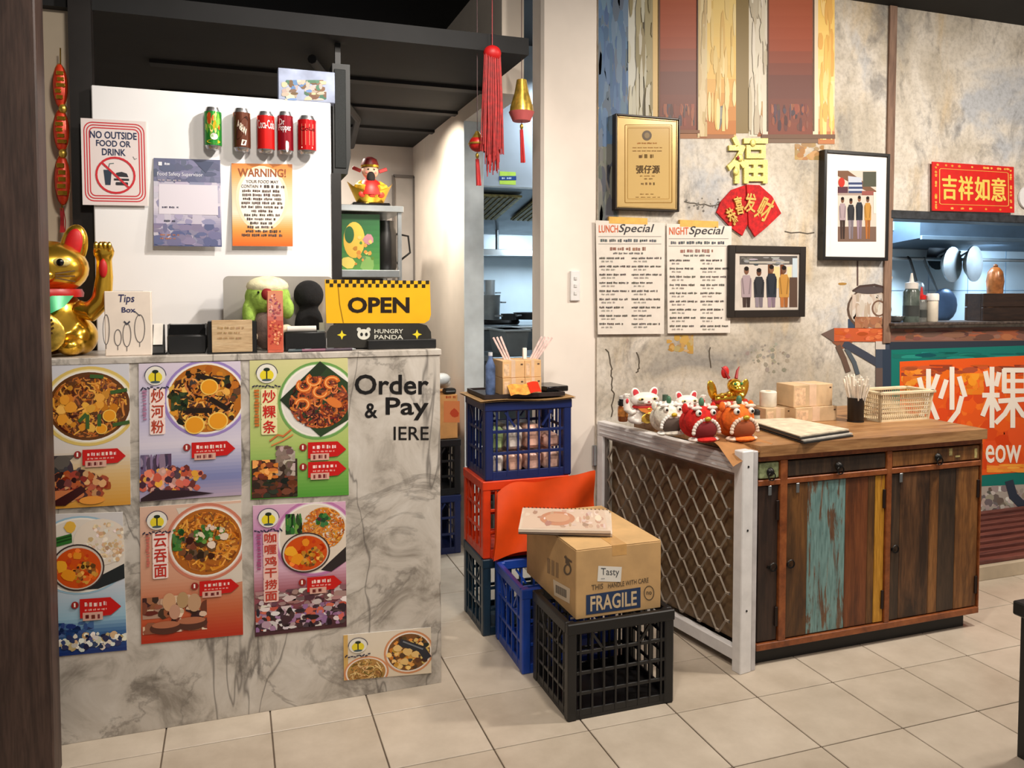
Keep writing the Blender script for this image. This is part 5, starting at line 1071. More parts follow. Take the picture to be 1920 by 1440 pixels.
# orange net sack draped over the red crate
SK = M((220, 72, 14), .45, 0, .06, 9, .15)
def sack(a, b):
    # a: left->right along the front, b: top->bottom
    x = .935 + .405 * a - .03 * b * (1 - a) ** 2; y = 2.848 - .045 * b * (1 - a) ** .7 - .018 * math.sin(9 * a + 3.5 * b) * b ** .7 - .012 * math.sin(3.1 * a)
    ztop = .585 + .012 * math.sin(a * 9) * (1 - a) + .022 * a - .03 * (1 - a) ** 6
    zbot = .312 + .13 * a ** 1.5
    return Vector((x, y, ztop + (zbot - ztop) * b + .004 * math.sin(14 * a + 5 * b)))
o = part('net_sack', B().grid(sack, 26, 14).grid(lambda a, b: sack(a, b) + Vector((0, .006 + .012 * b, 0)), 26, 14), SK, None); tag(o, 'orange woven net sack slung over the red crate', 'sack')

# fragile carton
XC0, XC1, YC0, YC1, ZF0 = .982, 1.278, 2.222, 2.66, .306; ZF1 = on(1080, 1033, 'y', YC0).z
t = thing('fragile_carton', 'large brown cardboard carton marked FRAGILE on the black crate', 'box', ((XC0 + XC1) / 2, YC0, ZF0)); KB = M((196, 158, 108), .75, 0, .05, 12, .05)
part('carton', B().span((XC0, YC0, ZF0), (XC1, YC1, ZF1), .0025), KB, t, False)
for k in (-1, 1): part('flap', B().span((XC0 + .001 if k < 0 else (XC0 + XC1) / 2 + .001, YC0 + .001, ZF1), ((XC0 + XC1) / 2 - .001 if k < 0 else XC1 - .001, YC1 - .001, ZF1 + .003), .001), M((206, 168, 116), .75, 0, .05, 12), t, False)
part('packing_tape', B().span(((XC0 + XC1) / 2 - .025, YC0 - .0004, ZF1 - .03), ((XC0 + XC1) / 2 + .025, YC1, ZF1 + .0038)), M((206, 160, 100), .25, 0, .05, 20), t, False)
Q = Print(plane_map('y', YC0), None, .0004); NV = (40, 58, 92)
Q.poly([(1099, 1116), (1201, 1101), (1201, 1139), (1099, 1153)], NV, 1)
vs, fs = glyphs('FRAGILE', .02); Q.raw([(1107 + a * 87, 1147 - 12 * a - b * (29 - 1.5 * a)) for a, b in vs], fs, (206, 182, 146), 2)
vs, fs = glyphs('THIS', .01); Q.raw([(1109 + a * 22, 1107 - 3 * a - b * 10) for a, b in vs], fs, (90, 76, 60), 2); vs, fs = glyphs('HANDLE WITH CARE', .01); Q.raw([(1140 + a * 76, 1103 - 11 * a - b * 9) for a, b in vs], fs, (90, 76, 60), 2)
Q.ring(1217, 1112, 9, 13, 1.6, (90, 76, 60), 1); Q.text('no', 1212, 1109, 1222, 1115, (90, 76, 60), 1, .02)
Q.poly([(1122, 1061), (1166, 1063), (1164, 1091), (1120, 1090)], (226, 222, 214), 1); vs, fs = glyphs('Tasty', .0); Q.raw([(1127 + a * 34, 1082 + 1 * a - b * 17) for a, b in vs], fs, (60, 64, 70), 2); Q.words(1127, 1084, 1138, 2, (140, 140, 140), 2)
Q.build('print', t)
Q = Print(plane_map('x', XC0), None, .0004)
Q.poly([(1037, 1086), (1069, 1104), (1068, 1132), (1039, 1116)], (224, 206, 180), 1)
for k in range(9): Q.poly([(1042 + k * 2.3, 1096 + k * 1.2), (1043.4 + k * 2.3, 1096.8 + k * 1.2), (1043.4 + k * 2.3, 1112 + k * 1.2), (1042 + k * 2.3, 1111 + k * 1.2)], (60, 54, 50), 2)
Q.poly([(1060, 1040), (1066, 1050), (1070, 1062), (1060, 1056)], (96, 78, 58), 1); Q.ring(1064, 1068, 6, 9, 3, (96, 78, 58), 1); Q.poly([(1058, 1042), (1072, 1052), (1072, 1056), (1058, 1046)], (96, 78, 58), 1)
for k in range(3): Q.poly([(1026 + k * 8, 1046 + k * 4), (1031 + k * 8, 1048 + k * 4), (1031 + k * 8, 1076 + k * 4), (1026 + k * 8, 1074 + k * 4)], (150, 118, 78), 1)
Q.build('side_print', t)
# menus lying on the carton
def menu(label, z, pts, top=True):
    t = thing('menu_booklet', label, 'menu', (pts[0][0], pts[0][1], z), 'menus on the carton'); part('pages', B().prism([(x, y, z) for x, y in pts], (0, 0, .009)), M((214, 196, 178), .6, 0, .05, 14), t, False); part('back_cover', B().prism([(x, y, z - .0025) for x, y in pts], (0, 0, .0022)), M((70, 50, 44), .6), t, False)
    p0, p1 = Vector((*pts[3], z + .006)), Vector((*pts[2], z + .006))
    for k in range(22): q = p0.lerp(p1, (k + .5) / 22); part('spiral_ring', B().tor(q, .006, .0011, 'x', 8, 4), M((60, 56, 54), .4, .5), t, False)
    if top:
        o, u, v = Vector((*pts[0], z + .009)), Vector((*pts[1], z + .009)) - Vector((*pts[0], z + .009)), Vector((*pts[3], z + .009)) - Vector((*pts[0], z + .009))
        Q = Print(lambda x, y, l: o + u * x + v * y + Vector((0, 0, l)), (0, 0, 1, 1), .0003); Q.rect(.03, .05, .97, .95, (214, 190, 170), 0); Q.ell(.42, .5, .2, .32, (196, 140, 110), 1); Q.ell(.42, .52, .14, .2, (206, 160, 130), 2); Q.strokes(.05, .1, .95, .9, [(206, 170, 150), (220, 200, 186), (186, 150, 130)], 50, .03, .12, .5); Q.build('cover_print', t)
m1 = [on(u, v, 'z', ZF1 + .006) for u, v in ((972, 1000), (1148, 1006), (1146, 966), (980, 960))]; menu('spiral bound menu under another one on the carton', ZF1 + .006, [(p.x, p.y) for p in m1], False)
m2 = [on(u, v, 'z', ZF1 + .021) for u, v in ((972, 996), (1145, 999), (1142, 960), (980, 955))]; menu('topmost pinkish spiral bound menu on the carton', ZF1 + .0185, [(p.x, p.y) for p in m2], True)
# ------------------------------------------------------------------ security gate
GF, GN = Vector((1.512, YW - .012, 0)), Vector((1.652, 2.30, 0)); GD = (GN - GF); GL = GD.length; GD.normalize(); GA = math.atan2(GD.y, GD.x); GNV = Vector((GD.y, -GD.x, 0))   # GNV points to the left side
if GNV.x > 0: GNV = -GNV
ZG = .752
t = thing('security_gate', 'white framed folding gate with diamond mesh between pillar and cabinet', 'gate', GF)
def gp(s, z, o=0.0): return GF + GD * s + GNV * o + Vector((0, 0, z))
def gbox(s0, s1, z0, z1, o0, o1, ch=.002): return B().box(gp((s0 + s1) / 2, (z0 + z1) / 2, (o0 + o1) / 2), (s1 - s0, o1 - o0, z1 - z0), GA, ch)
part('top_rail', gbox(0, GL - .02, ZG - .062, ZG, -.02, .02), WHITEPAINT, t, False)
for k in range(3): part('rail_rib', gbox(.02, GL - .05, ZG - .052 + k * .018, ZG - .046 + k * .018, .02, .0235, .001), M((206, 204, 206), .5), t, False)
part('hinge_stile', gbox(0, .04, .03, ZG - .062, -.02, .02), WHITEPAINT, t, False); part('bottom_rail', gbox(.04, GL - .03, .03, .075, -.015, .015), WHITEPAINT, t, False)
part('latch_post', gbox(GL - .03, GL + .012, 0, ZG + .022, -.022, .03, .003), WHITEPAINT, t, False); part('latch_post_channel', gbox(GL - .028, GL + .010, 0, ZG + .018, -.045, -.022, .003), M((196, 192, 194), .45, 0, .08, 12), t, False)
for z in (.72, .5, .22): part('screw', B().cyl(gp(GL + .012, z, .004), gp(GL + .0135, z, .004), .004, None, 8), BLACK, t, False)
DM = M((150, 138, 124), .45, .3, .06, 20)
part('inner_frame', gbox(.04, GL - .03, ZG - .072, ZG - .062, -.008, .008, .001).add(*(lambda b: (b.v, b.f))(gbox(.04, .052, .075, ZG - .072, -.008, .008, .001))).add(*(lambda b: (b.v, b.f))(gbox(GL - .042, GL - .03, .075, ZG - .072, -.008, .008, .001))), M((120, 112, 106), .5, .3), t, False)
ms = B(); ps, pz = .098, .05; s0, s1, z0, z1 = .052, GL - .042, .075, ZG - .072
for j in range(-1, 16):
    i = 0; pts = []
    while True:
        s = s0 + i * ps / 2
        if s > s1 + .001: break
        sgn = 1 if (i + j) % 2 == 0 else -1; zc = z0 + j * pz
        for ds in (-.009, .009):
            pts.append((min(max(s + ds, s0), s1), zc + sgn * (pz / 2 - .0022)))
        i += 1
    seg = []
    for (s, z) in pts:
        if z0 <= z <= z1: seg.append(gp(s, z))
        else:
            if len(seg) > 1: ms.tube(seg, .0046, 4)
            seg = []
    if len(seg) > 1: ms.tube(seg, .0046, 4)
part('diamond_mesh', ms, DM, t, False)
part('backing_board', gbox(.045, GL - .035, .08, ZG - .066, -.034, -.028, .0005), wood('backing_ply', (92, 70, 48), (122, 98, 70), (144, 118, 88), (4, 4, 6), .4), t, False)
part('hinge', B().box(gp(-.006, .60, .03), (.012, .018, .09), GA, .002), STEEL, t, False)

# ------------------------------------------------------------------ reclaimed wood cabinet
XL, XR, YB = 1.71, 2.742, 2.97
def xz(u, v): p = on(u, v, 'y', YF); return p.x, p.z
FR = wood('frame_wood', (104, 52, 24), (140, 74, 34), (164, 96, 50), (10, 10, 10), .45); BD = {
 'olive': wood('board_olive', (78, 48, 24), (112, 72, 34), (136, 92, 46), (34, 34, 3), stain=0.7), 'teal': wood('board_teal', (70, 48, 34), (104, 72, 50), (124, 92, 66), (34, 34, 3), .55, (112, 152, 150), .43, (26, 26, 4)),
 'red': wood('board_red', (84, 42, 20), (116, 62, 30), (140, 80, 42), (40, 40, 2.5), stain=0.6), 'yellow': wood('board_yellow', (110, 62, 24), (140, 86, 30), (160, 104, 40), (40, 40, 3), .5, (206, 140, 24), .42, (40, 40, 5)),
 'brown': wood('board_brown', (66, 42, 28), (98, 64, 38), (124, 86, 54), (30, 30, 3), stain=0.9), 'dark': wood('board_dark', (40, 30, 24), (62, 46, 34), (88, 66, 46), (26, 26, 3), stain=0.5), 'black': wood('board_black', (30, 20, 16), (48, 32, 26), (70, 48, 36), (26, 26, 3)),
 'tan': wood('board_tan', (96, 58, 28), (134, 86, 42), (160, 110, 60), (34, 34, 3), stain=0.75), 'green': wood('board_green', (96, 100, 70), (140, 146, 104), (164, 168, 124), (20, 20, 20), .5, (150, 162, 112), .4, (20, 20, 20))}
t = thing('cabinet', 'reclaimed wood cabinet with mixed painted boards and drawers', 'cabinet', ((XL + XR) / 2, YF, 0))
part('carcass', B().span((XL, YF + .035, .06), (XR - .004, YB, ZT - .04)), BD['brown'], t, False)
TW = wood('top_wood', (120, 78, 44), (164, 118, 74), (190, 146, 98), (2.5, 24, 24), .4)
part('worktop', B().prism([(1.706, YF - .012, ZT - .038), (XR + .006, YF - .012, ZT - .038), (XR + .006, YB + .02, ZT - .038), (1.585, YB + .02, ZT - .038)], (0, 0, .038)), TW, t, False)
part('plinth', B().span((XL + .02, YF + .03, 0), (XR - .045, YB - .02, .06)), M((22, 19, 18), .6), t, False)
zr0, zr1 = .058, .082; zd = on(1640, 886, 'y', YF).z           # bottom rail, drawer rail
part('bottom_rail', B().span((XL, YF, zr0), (XR, YF + .035, zr1), .002), FR, t, False); part('drawer_rail', B().span((XL, YF + .002, zd - .012), (XR, YF + .035, zd + .008), .002), FR, t, False); part('top_rail', B().span((XL, YF + .002, ZT - .058), (XR, YF + .035, ZT - .038), .002), FR, t, False)
st = [(1463, 1476), (1662, 1671), (1837, 1846)]
xs = []
for (a, b) in st: p, q = on(a, 1000, 'y', YF).x, on(b, 1000, 'y', YF).x; xs.append((p, min(q, XR))); part('stile', B().span((p, YF + .001, zr1), (min(q, XR), YF + .035, ZT - .058), .0015), FR, t, False)
ZD1 = ZT - .06; bays = [(XL + .004, xs[0][0]), (xs[0][1], xs[1][0]), (xs[1][1], xs[2][0])]
RG = M((30, 28, 27), .4, .6, .1, 20)
for i, (p, q) in enumerate(bays):
    d = part('drawer', B().span((p + .004, YF + .006, zd + .012), (q - .004, YF + .034, ZD1 - .004), .003), BD[('green', 'dark', 'tan')[i]], t, False)
    cx_ = (p + q) / 2; cz = (zd + ZD1) / 2; kn = part('knob', B().lathe([(.011, 0), (.016, .004), (.012, .012), (.004, .018)], (cx_, YF + .006, cz), 14, RX(math.pi / 2)), RG, d); part('ring_pull', B().tor((cx_, YF - .008, cz - .014), .014, .0022, 'y', 16, 5), RG, d)
    if i == 2:
        for (u, v, w_, h_) in ((1785, 848, 9, 16), (1798, 856, 14, 4), (1832, 850, 8, 22)): x_, z_ = xz(u, v); part('paint_remnant', B().box((x_, YF + .0055, z_), (w_ * .0017, .001, h_ * .0017), .0, 0), M((176, 160, 104), .7, 0, .2, 60), d, False)
    if i == 1:
        x_, z_ = xz(1578, 842); part('paint_remnant', B().box((x_, YF + .0055, z_), (.02, .001, .012)), M((190, 176, 140), .7, 0, .2, 60), d, False)
doors = [(bays[0], [(None, None, 'black')], 1451, 1064), (bays[1], [(1474, 1517, 'olive'), (1517, 1588, 'teal'), (1588, 1630, 'red'), (1630, 1643, 'olive'), (1643, 1662, 'yellow')], 1484, 1058), (bays[2], [(1671, 1690, 'dark'), (1690, 1745, 'brown'), (1745, 1762, 'tan'), (1762, 1794, 'dark'), (1794, 1837, 'tan')], 1680, 1030)]
for (p, q), bs_, hu, hv in doors:
    d = part('door', B().span((p + .003, YF + .022, zr1 + .003), (q - .003, YF + .034, zd - .014), .001), BD['dark'], t, False)
    for (a, b, k) in bs_:
        x0 = p + .003 if a is None else max(p + .003, on(a, 1000, 'y', YF).x); x1 = q - .003 if b is None else min(q - .003, on(b, 1000, 'y', YF).x)
        part('board', B().span((x0 + .0006, YF + .008 + random.uniform(0, .002), zr1 + .004), (x1 - .0006, YF + .0221, zd - .015), .0015), BD[k], d, False)
    hx, hz = xz(hu, hv); part('handle', B().tor((hx, YF + .002, hz), .014, .0028, 'y', 16, 5), RG, d); part('keyhole', B().cyl((hx - .018, YF + .0085, hz), (hx - .018, YF + .004, hz), .006, None, 10), RG, d)
    part('door_catch', B().box((p + .045, YF + .0045, zd - .03), (.012, .006, .034), 0, .001), STEEL, d, False)
    for zz in (.17, .55): part('door_hinge', B().box((q - .008, YF + .006, zz), (.012, .005, .07), 0, .001), M((40, 26, 22), .5, .4), d, False)

# ------------------------------------------------------------------ things on the cabinet
def base(u, v): p = on(u, v, 'z', ZT); return Vector((p.x, p.y, ZT))
# brown paper under the lion toys, drooping over the gate
g1 = [on(u, v, 'z', ZT + .0015) for u, v in ((1322, 826), (1412, 846))]
t = tag(part('brown_paper', B().grid(lambda a, b: Vector((1.60 + .19 * a - .02 * b, 2.56 - .285 * b + .04 * a * b, ZT + .0018 + (-.07 * max(0, b - .62) ** 1.0 * (1 - a) * 2.2 if b > .62 else 0) + .001 * math.sin(8 * a))), 10, 12), M((168, 118, 70), .8, 0, .08, 14), None), 'brown paper sheet drooping over the gate corner under the lion toys', 'paper')
p = Vector((1.66, 2.93, ZT)); u0 = on(1168, 780, 'y', 2.93); p.x = u0.x; t = thing('sauce_jar', 'small amber sauce jar with black and white lid near the pillar', 'jar', p); hj = on(1168, 745, 'y', 2.93).z - ZT
part('jar_glass', B().lathe([(.018, 0), (.021, .006), (.021, hj * .6), (.016, hj * .68)], p, 16), M((150, 84, 40), .15, 0, .1, 20), t); part('jar_label', B().lathe([(.0215, hj * .22), (.0215, hj * .56)], p, 16), M((214, 140, 66), .5, 0, .2, 60), t); part('jar_lid', B().lathe([(.021, hj * .68), (.021, hj * .84), (.018, hj * .84), (.016, hj)], p, 16), BLACK, t); part('lid_top', B().lathe([(.017, hj * .94), (.017, hj * 1.04), (.01, hj * 1.08)], p, 14), M((206, 204, 200), .5), t)
WHC = M((236, 230, 224), .3, 0, .03, 20); PNK = M((206, 60, 70), .4)
q = on(1208, 790, 'y', 2.86); lucky_cat('lucky_cat', 'larger white beckoning cat figurine with red collar behind the gate rail', (q.x, 2.86, ZT), on(1208, 726, 'y', 2.86).z - ZT, WHC, PNK, M((206, 120, 40), .4, .2), RED, -1, 'white cat figurines on the cabinet', 1.5)
q = on(1286, 790, 'y', 2.84); lucky_cat('lucky_cat', 'smaller white beckoning cat figurine behind the red lion toy', (q.x, 2.84, ZT), on(1286, 733, 'y', 2.84).z - ZT, WHC, PNK, M((190, 40, 40), .4), RED, 1, 'white cat figurines on the cabinet', 1.45)
p = Vector((on(1247, 780, 'y', 2.9).x, 2.90, ZT)); hj = on(1247, 740, 'y', 2.9).z - ZT; t = thing('small_bottle', 'small white bottle with green cap between the cat figurines', 'bottle', p); part('bottle_body', B().lathe([(.02, 0), (.022, .006), (.022, hj * .6), (.012, hj * .75)], p, 14), M((226, 216, 206), .4), t); part('cap', B().cyl(p + Vector((0, 0, hj * .75)), p + Vector((0, 0, hj)), .012), M((70, 96, 80), .5), t); part('red_seal', B().ell(p + Vector((0, -.0215, hj * .4)), (.01, .003, .01), 10, 6), RED, t)
def lion(label, u, v, Y, s, body, trim, mouth, group):
    q = on(u, v, 'y', Y); L = Vector((q.x, Y, ZT)); V = lambda x, y, z: L + Vector((x, y, z)) * s; t = thing('lion_toy', label, 'toy', L, group)
    bd = B().ell(V(0, .25, .38), (.34 * s, .42 * s, .36 * s)); bd.ell(V(0, -.05, .52), (.42 * s, .34 * s, .36 * s)); blend(part('body', bd, body, t), .03 * s, 3)
    part('mouth', B().ell(V(0, -.28, .30), (.33 * s, .16 * s, .25 * s), 16, 8), mouth, t); fr = B()
    for k in range(15): a = math.pi * k / 14; fr.ell(V(.36 * math.cos(a), -.34, .24 + .32 * math.sin(a)), (.05 * s, .05 * s, .055 * s), 8, 6)
    part('mouth_fringe', fr, trim, t); part('lower_jaw', B().ell(V(0, -.34, .07), (.28 * s, .16 * s, .07 * s), 14, 6), body, t)
    for k in (-1, 1):
        e = part('eye', B().ell(V(k * .20, -.30, .72), (.08 * s, .07 * s, .08 * s), 12, 8), M((240, 236, 226), .4), t); part('pupil', B().ell(V(k * .20, -.355, .72), (.04 * s, .03 * s, .04 * s), 10, 6), GLOSSB, e); part('brow', B().ell(V(k * .22, -.25, .83), (.15 * s, .06 * s, .05 * s), 12, 6), trim, t); part('ear', B().ell(V(k * .40, -.0, .80), (.08 * s, .06 * s, .13 * s), 10, 8), body, t)
        part('foot', B().ell(V(k * .28, -.22, .06), (.13 * s, .16 * s, .06 * s), 10, 6), trim, t)
    part('nose', B().ell(V(0, -.40, .58), (.09 * s, .06 * s, .06 * s), 10, 6), M((190, 160, 40), .4, .3), t); part('horn', B().ell(V(0, -.1, .95), (.07 * s, .07 * s, .12 * s), 10, 8), M((70, 120, 90), .5), t); pm = B()
    for k in range(10): a = 6.283 * k / 10; pm.ell(V(.3 * math.cos(a), .05 + .15 * math.sin(a), .84), (.06 * s, .06 * s, .05 * s), 8, 6)
    part('fur_trim', pm, trim, t); return t
FUR = lambda c: M(c, .95, 0, .12, 60, .6)
lion('white fluffy lion dance toy between the cat figurines', 1250, 808, 2.62, .135, FUR((226, 220, 206)), FUR((236, 232, 224)), M((84, 70, 62), .8), 'lion dance toys on the cabinet')
lion('red lion dance toy with white mouth fringe', 1310, 828, 2.47, .145, FUR((200, 32, 26)), FUR((232, 214, 206)), M((120, 16, 20), .8), 'lion dance toys on the cabinet')
lion('orange lion dance toy on the brown paper', 1380, 828, 2.44, .15, FUR((228, 110, 34)), FUR((236, 206, 186)), M((150, 70, 30), .8), 'lion dance toys on the cabinet')
# gold dragon treasure ornament
q = on(1368, 790, 'y', 2.84); L = Vector((q.x, 2.84, ZT)); s = on(1368, 688, 'y', 2.84).z - ZT; V = lambda x, y, z: L + Vector((x, y, z)) * s; t = thing('dragon_ornament', 'tall golden dragon treasure ornament with red crest', 'ornament', L)
part('ingot_base', B().lathe([(.28 * s, 0), (.34 * s, .06 * s), (.3 * s, .16 * s), (.22 * s, .2 * s)], L, 18), M((196, 60, 30), .4, .1, .2, 40), t)
bd = B().tube([V(-.2, .05, .22), V(-.26, 0, .4), V(-.05, -.08, .42), V(.2, -.02, .36), V(.26, .04, .5), V(.05, .02, .62), V(0, -.08, .72)], [.09 * s, .11 * s, .12 * s, .12 * s, .10 * s, .10 * s, .09 * s], 10); bd.ell(V(.02, -.12, .66), (.15 * s, .14 * s, .13 * s)); bd.ell(V(.02, -.24, .60), (.10 * s, .08 * s, .07 * s)); blend(part('dragon_body', bd, GOLD, t), .025 * s, 3)
for k in range(9): a = .7 * k; part('scale_bump', B().ell(V(.26 * math.cos(a), -.06 + .1 * math.sin(a), .3 + .035 * k), (.05 * s, .05 * s, .05 * s), 8, 6), GOLD2, t)
for k in (-1, 1): part('eye', B().ell(V(.02 + k * .07, -.24, .70), (.03 * s, .03 * s, .03 * s), 8, 6), M((60, 130, 80), .2), t); part('horn', B().tube([V(.02 + k * .08, -.05, .78), V(.02 + k * .14, 0, .92), V(.02 + k * .2, .02, 1.0)], [.035 * s, .025 * s, .008 * s], 6), DRED, t); part('wing', B().ell(V(k * .36, .06, .56), (.10 * s, .03 * s, .2 * s), 12, 8, RY(.3 * k)), GOLD, t)
part('crest', B().ell(V(-.1, .02, .90), (.09 * s, .04 * s, .12 * s), 10, 8), M((196, 26, 24), .5), t); part('jade_ball', B().ell(V(.1, -.2, .28), (.07 * s, .06 * s, .07 * s)), M((60, 150, 90), .2), t); part('red_sash', B().tor(V(0, 0, .34), .3 * s, .05 * s), M((176, 24, 24), .5), t)
# cartons, paper roll, straws, basket, papers
TB = M((206, 176, 138), .7, 0, .07, 14)
def cbx(label, u0, u1, vt, vb, Y, d, z0=None):
    x0, x1 = on(u0, (vt + vb) / 2, 'y', Y).x, on(u1, (vt + vb) / 2, 'y', Y).x; z0 = ZT if z0 is None else z0; z1 = on((u0 + u1) / 2, vt, 'y', Y).z; carton_box(label, x0, x1, Y, z0, z1 - z0, d, 'small cartons on the cabinet', 'small_carton', True, TB); return z1
zA = cbx('small tan carton, lower left of the three on the cabinet', 1436, 1483, 765, 800, 2.70, .1); zB = cbx('small tan carton, lower right of the three on the cabinet', 1492, 1569, 763, 798, 2.66, .12); cbx('small tan carton stacked on top of the other two', 1488, 1561, 721, 762, 2.67, .11, max(zA, zB) + .001)
q = Vector((on(1440, 760, 'y', 2.75).x, 2.75, zA + .0005)); t = thing('paper_roll', 'white paper roll standing on the lower left carton', 'roll', q); part('roll_body', B().lathe([(.032, 0), (.034, .003), (.034, .06), (.03, .064), (.012, .064), (.012, .06)], q, 20), M((230, 224, 210), .8, 0, .04, 30), t); part('core', B().lathe([(.0115, .002), (.0115, .0645)], q, 14), CARD, t)
q = Vector((on(1418, 780, 'y', 2.68).x, 2.68, ZT)); t = thing('spice_shaker', 'small dark topped glass shaker beside the paper roll', 'shaker', q + Vector((-.0, .0, 0))); part('glass', B().lathe([(.014, 0), (.016, .004), (.014, .04)], q, 12), M((170, 168, 160), .15), t); part('shaker_top', B().lathe([(.015, .04), (.015, .056), (.008, .062)], q, 12), M((50, 50, 52), .4, .5), t)
q = Vector((on(1604, 785, 'y', 2.61).x, 2.61, ZT)); hc = on(1604, 745, 'y', 2.61).z - ZT; t = thing('straw_cup', 'black cup between the cartons and the cream basket', 'cup', q); part('cup_body', B().lathe([(.030, 0), (.031, .002), (.033, hc), (.030, hc), (.028, .006)], q, 20), M((24, 17, 14), .4), t); part('cup_base', B().lathe([(.033, 0), (.033, .006)], q, 20), BLACK, t)
for k in range(40):
    a = random.uniform(0, 6.283); r_ = .022 * math.sqrt(random.random()); b0 = q + Vector((r_ * .4 * math.cos(a), r_ * .4 * math.sin(a), .008)); tp = q + Vector((r_ * 2.5 * math.cos(a) + random.uniform(-.006, .006), r_ * 2.3 * math.sin(a), random.uniform(.15, .195)))
    o = part('paper_straw', B().cyl(b0, tp, .0042, None, 6), M((238, 230, 216), .6, 0, .06, 30), None); tag(o, 'cream paper wrapped straw standing in the black cup', 'straw', 'straws in the black cup')
# woven plastic basket
x0, x1 = on(1650, 790, 'y', 2.55).x, on(1784, 790, 'y', 2.55).x; zb1 = on(1700, 734, 'y', 2.55).z; CB = M((222, 204, 170), .5, 0, .04, 20); t = thing('plastic_basket', 'cream perforated plastic basket at the right end of the cabinet', 'basket', ((x0 + x1) / 2, 2.55, ZT))
x1 = min(x1, XR - .002); yb0, yb1 = 2.55, 2.69
part('basket_base', B().span((x0 + .012, yb0 + .012, ZT), (x1 - .012, yb1 - .012, ZT + .005)), CB, t, False)
for (pa, pb) in (((x0, yb0), (x1, yb0)), ((x0, yb1), (x1, yb1)), ((x0, yb0), (x0, yb1)), ((x1, yb0), (x1, yb1))):
    A, E = Vector((*pa, 0)), Vector((*pb, 0)); L_ = (E - A).length; d = (E - A).normalized(); C_ = Vector(((x0 + x1) / 2, (yb0 + yb1) / 2, 0)); n = Vector((-d.y, d.x, 0)); 
    if n.dot(C_ - A) < 0: n = -n
    w = B(); hz = zb1 - ZT
    def pt(s, z): return A + d * (s * (L_ - .024 * (1 - z)) + .012 * (1 - z)) + n * .012 * (1 - z) + Vector((0, 0, ZT + z * hz))
    for k in range(int(L_ / .011) + 1): s_ = k / int(L_ / .011); w.tube([pt(s_, .0), pt(s_, .95)], .0022, 4)
    for z_ in (.05, .2, .34, .48, .62, .76): w.tube([pt(0, z_), pt(1, z_)], .0026, 4)
    w.tube([pt(0, .02), pt(1, .02)], .004, 4); part('basket_side', w, CB, t, False)
    for s_ in (0.0,): part('basket_corner', B().tube([pt(s_, 0), pt(s_, 1)], .006, 6), CB, t)
    part('basket_rim', B().box((A + E) / 2 + Vector((0, 0, zb1 - .004)), (abs(E.x - A.x) + .02, abs(E.y - A.y) + .02, .012), 0, .002), CB, t, False)
# newspapers / folded menus
pts = [base(u, v) for u, v in ((1407, 800), (1508, 833), (1600, 819), (1490, 797))]
for k, (c, l) in enumerate((((30, 28, 27), 'black folder at the bottom of the paper stack on the cabinet'), ((196, 190, 180), 'grey menu in the middle of the paper stack on the cabinet'), ((34, 32, 31), 'black menu cover under the top sheet on the cabinet'), ((220, 206, 182), 'cream paper on top of the stack at the cabinet edge'))):
    z = ZT + .001 + k * .006; sh = Vector((.006 * (k % 2), .01 * k, 0)); t = thing('folded_menu', l, 'menu', (pts[0].x, pts[0].y, z), 'paper stack on the cabinet'); part('cover', B().prism([(p.x + sh.x, p.y + sh.y, z) for p in pts], (0, 0, .005)), M(c, .5, 0, .1, 30), t, False)
    part('spine', B().cyl((pts[0].x + sh.x, pts[0].y + sh.y, z + .0027), (pts[1].x + sh.x, pts[1].y + sh.y, z + .0027), .0027, None, 8), M(tuple(q_ * .8 for q_ in c), .5), t)

# ------------------------------------------------------------------ frames and papers on the mural wall
def frame(name, label, q, border, Y0, dep, fm, mat_in, art, cat='picture frame', second=None):
    x0, y0, x1, y1 = q; a, b = prng(x0, y0, x1, y1, YW - dep, dep - .0005); t = thing(name, label, cat, ((a.x + b.x) / 2, YW, a.z)); w = border
    for (p, r_) in (((a.x, a.z), (a.x + w, b.z)), ((b.x - w, a.z), (b.x, b.z)), ((a.x + w, b.z - w), (b.x - w, b.z)), ((a.x + w, a.z), (b.x - w, a.z + w))): part('frame_bar', B().span((p[0], a.y, p[1]), (r_[0], b.y, r_[1]), .002), fm, t, False)
    if second:
        for (p, r_) in (((a.x + w, a.z + w), (a.x + 2 * w, b.z - w)), ((b.x - 2 * w, a.z + w), (b.x - w, b.z - w)), ((a.x + 2 * w, b.z - 2 * w), (b.x - 2 * w, b.z - w)), ((a.x + 2 * w, a.z + w), (b.x - 2 * w, a.z + 2 * w))): part('inner_frame_bar', B().span((p[0], a.y + .004, p[1]), (r_[0], b.y, r_[1]), .003), second, t, False)
    part('backing', B().span((a.x + w * .5, a.y + .008, a.z + w * .5), (b.x - w * .5, b.y, b.z - w * .5)), mat_in, t, False)
    Q = Print(plane_map('y', a.y + .008), None, .0003); art(Q); Q.build('print', t, INKG); return t
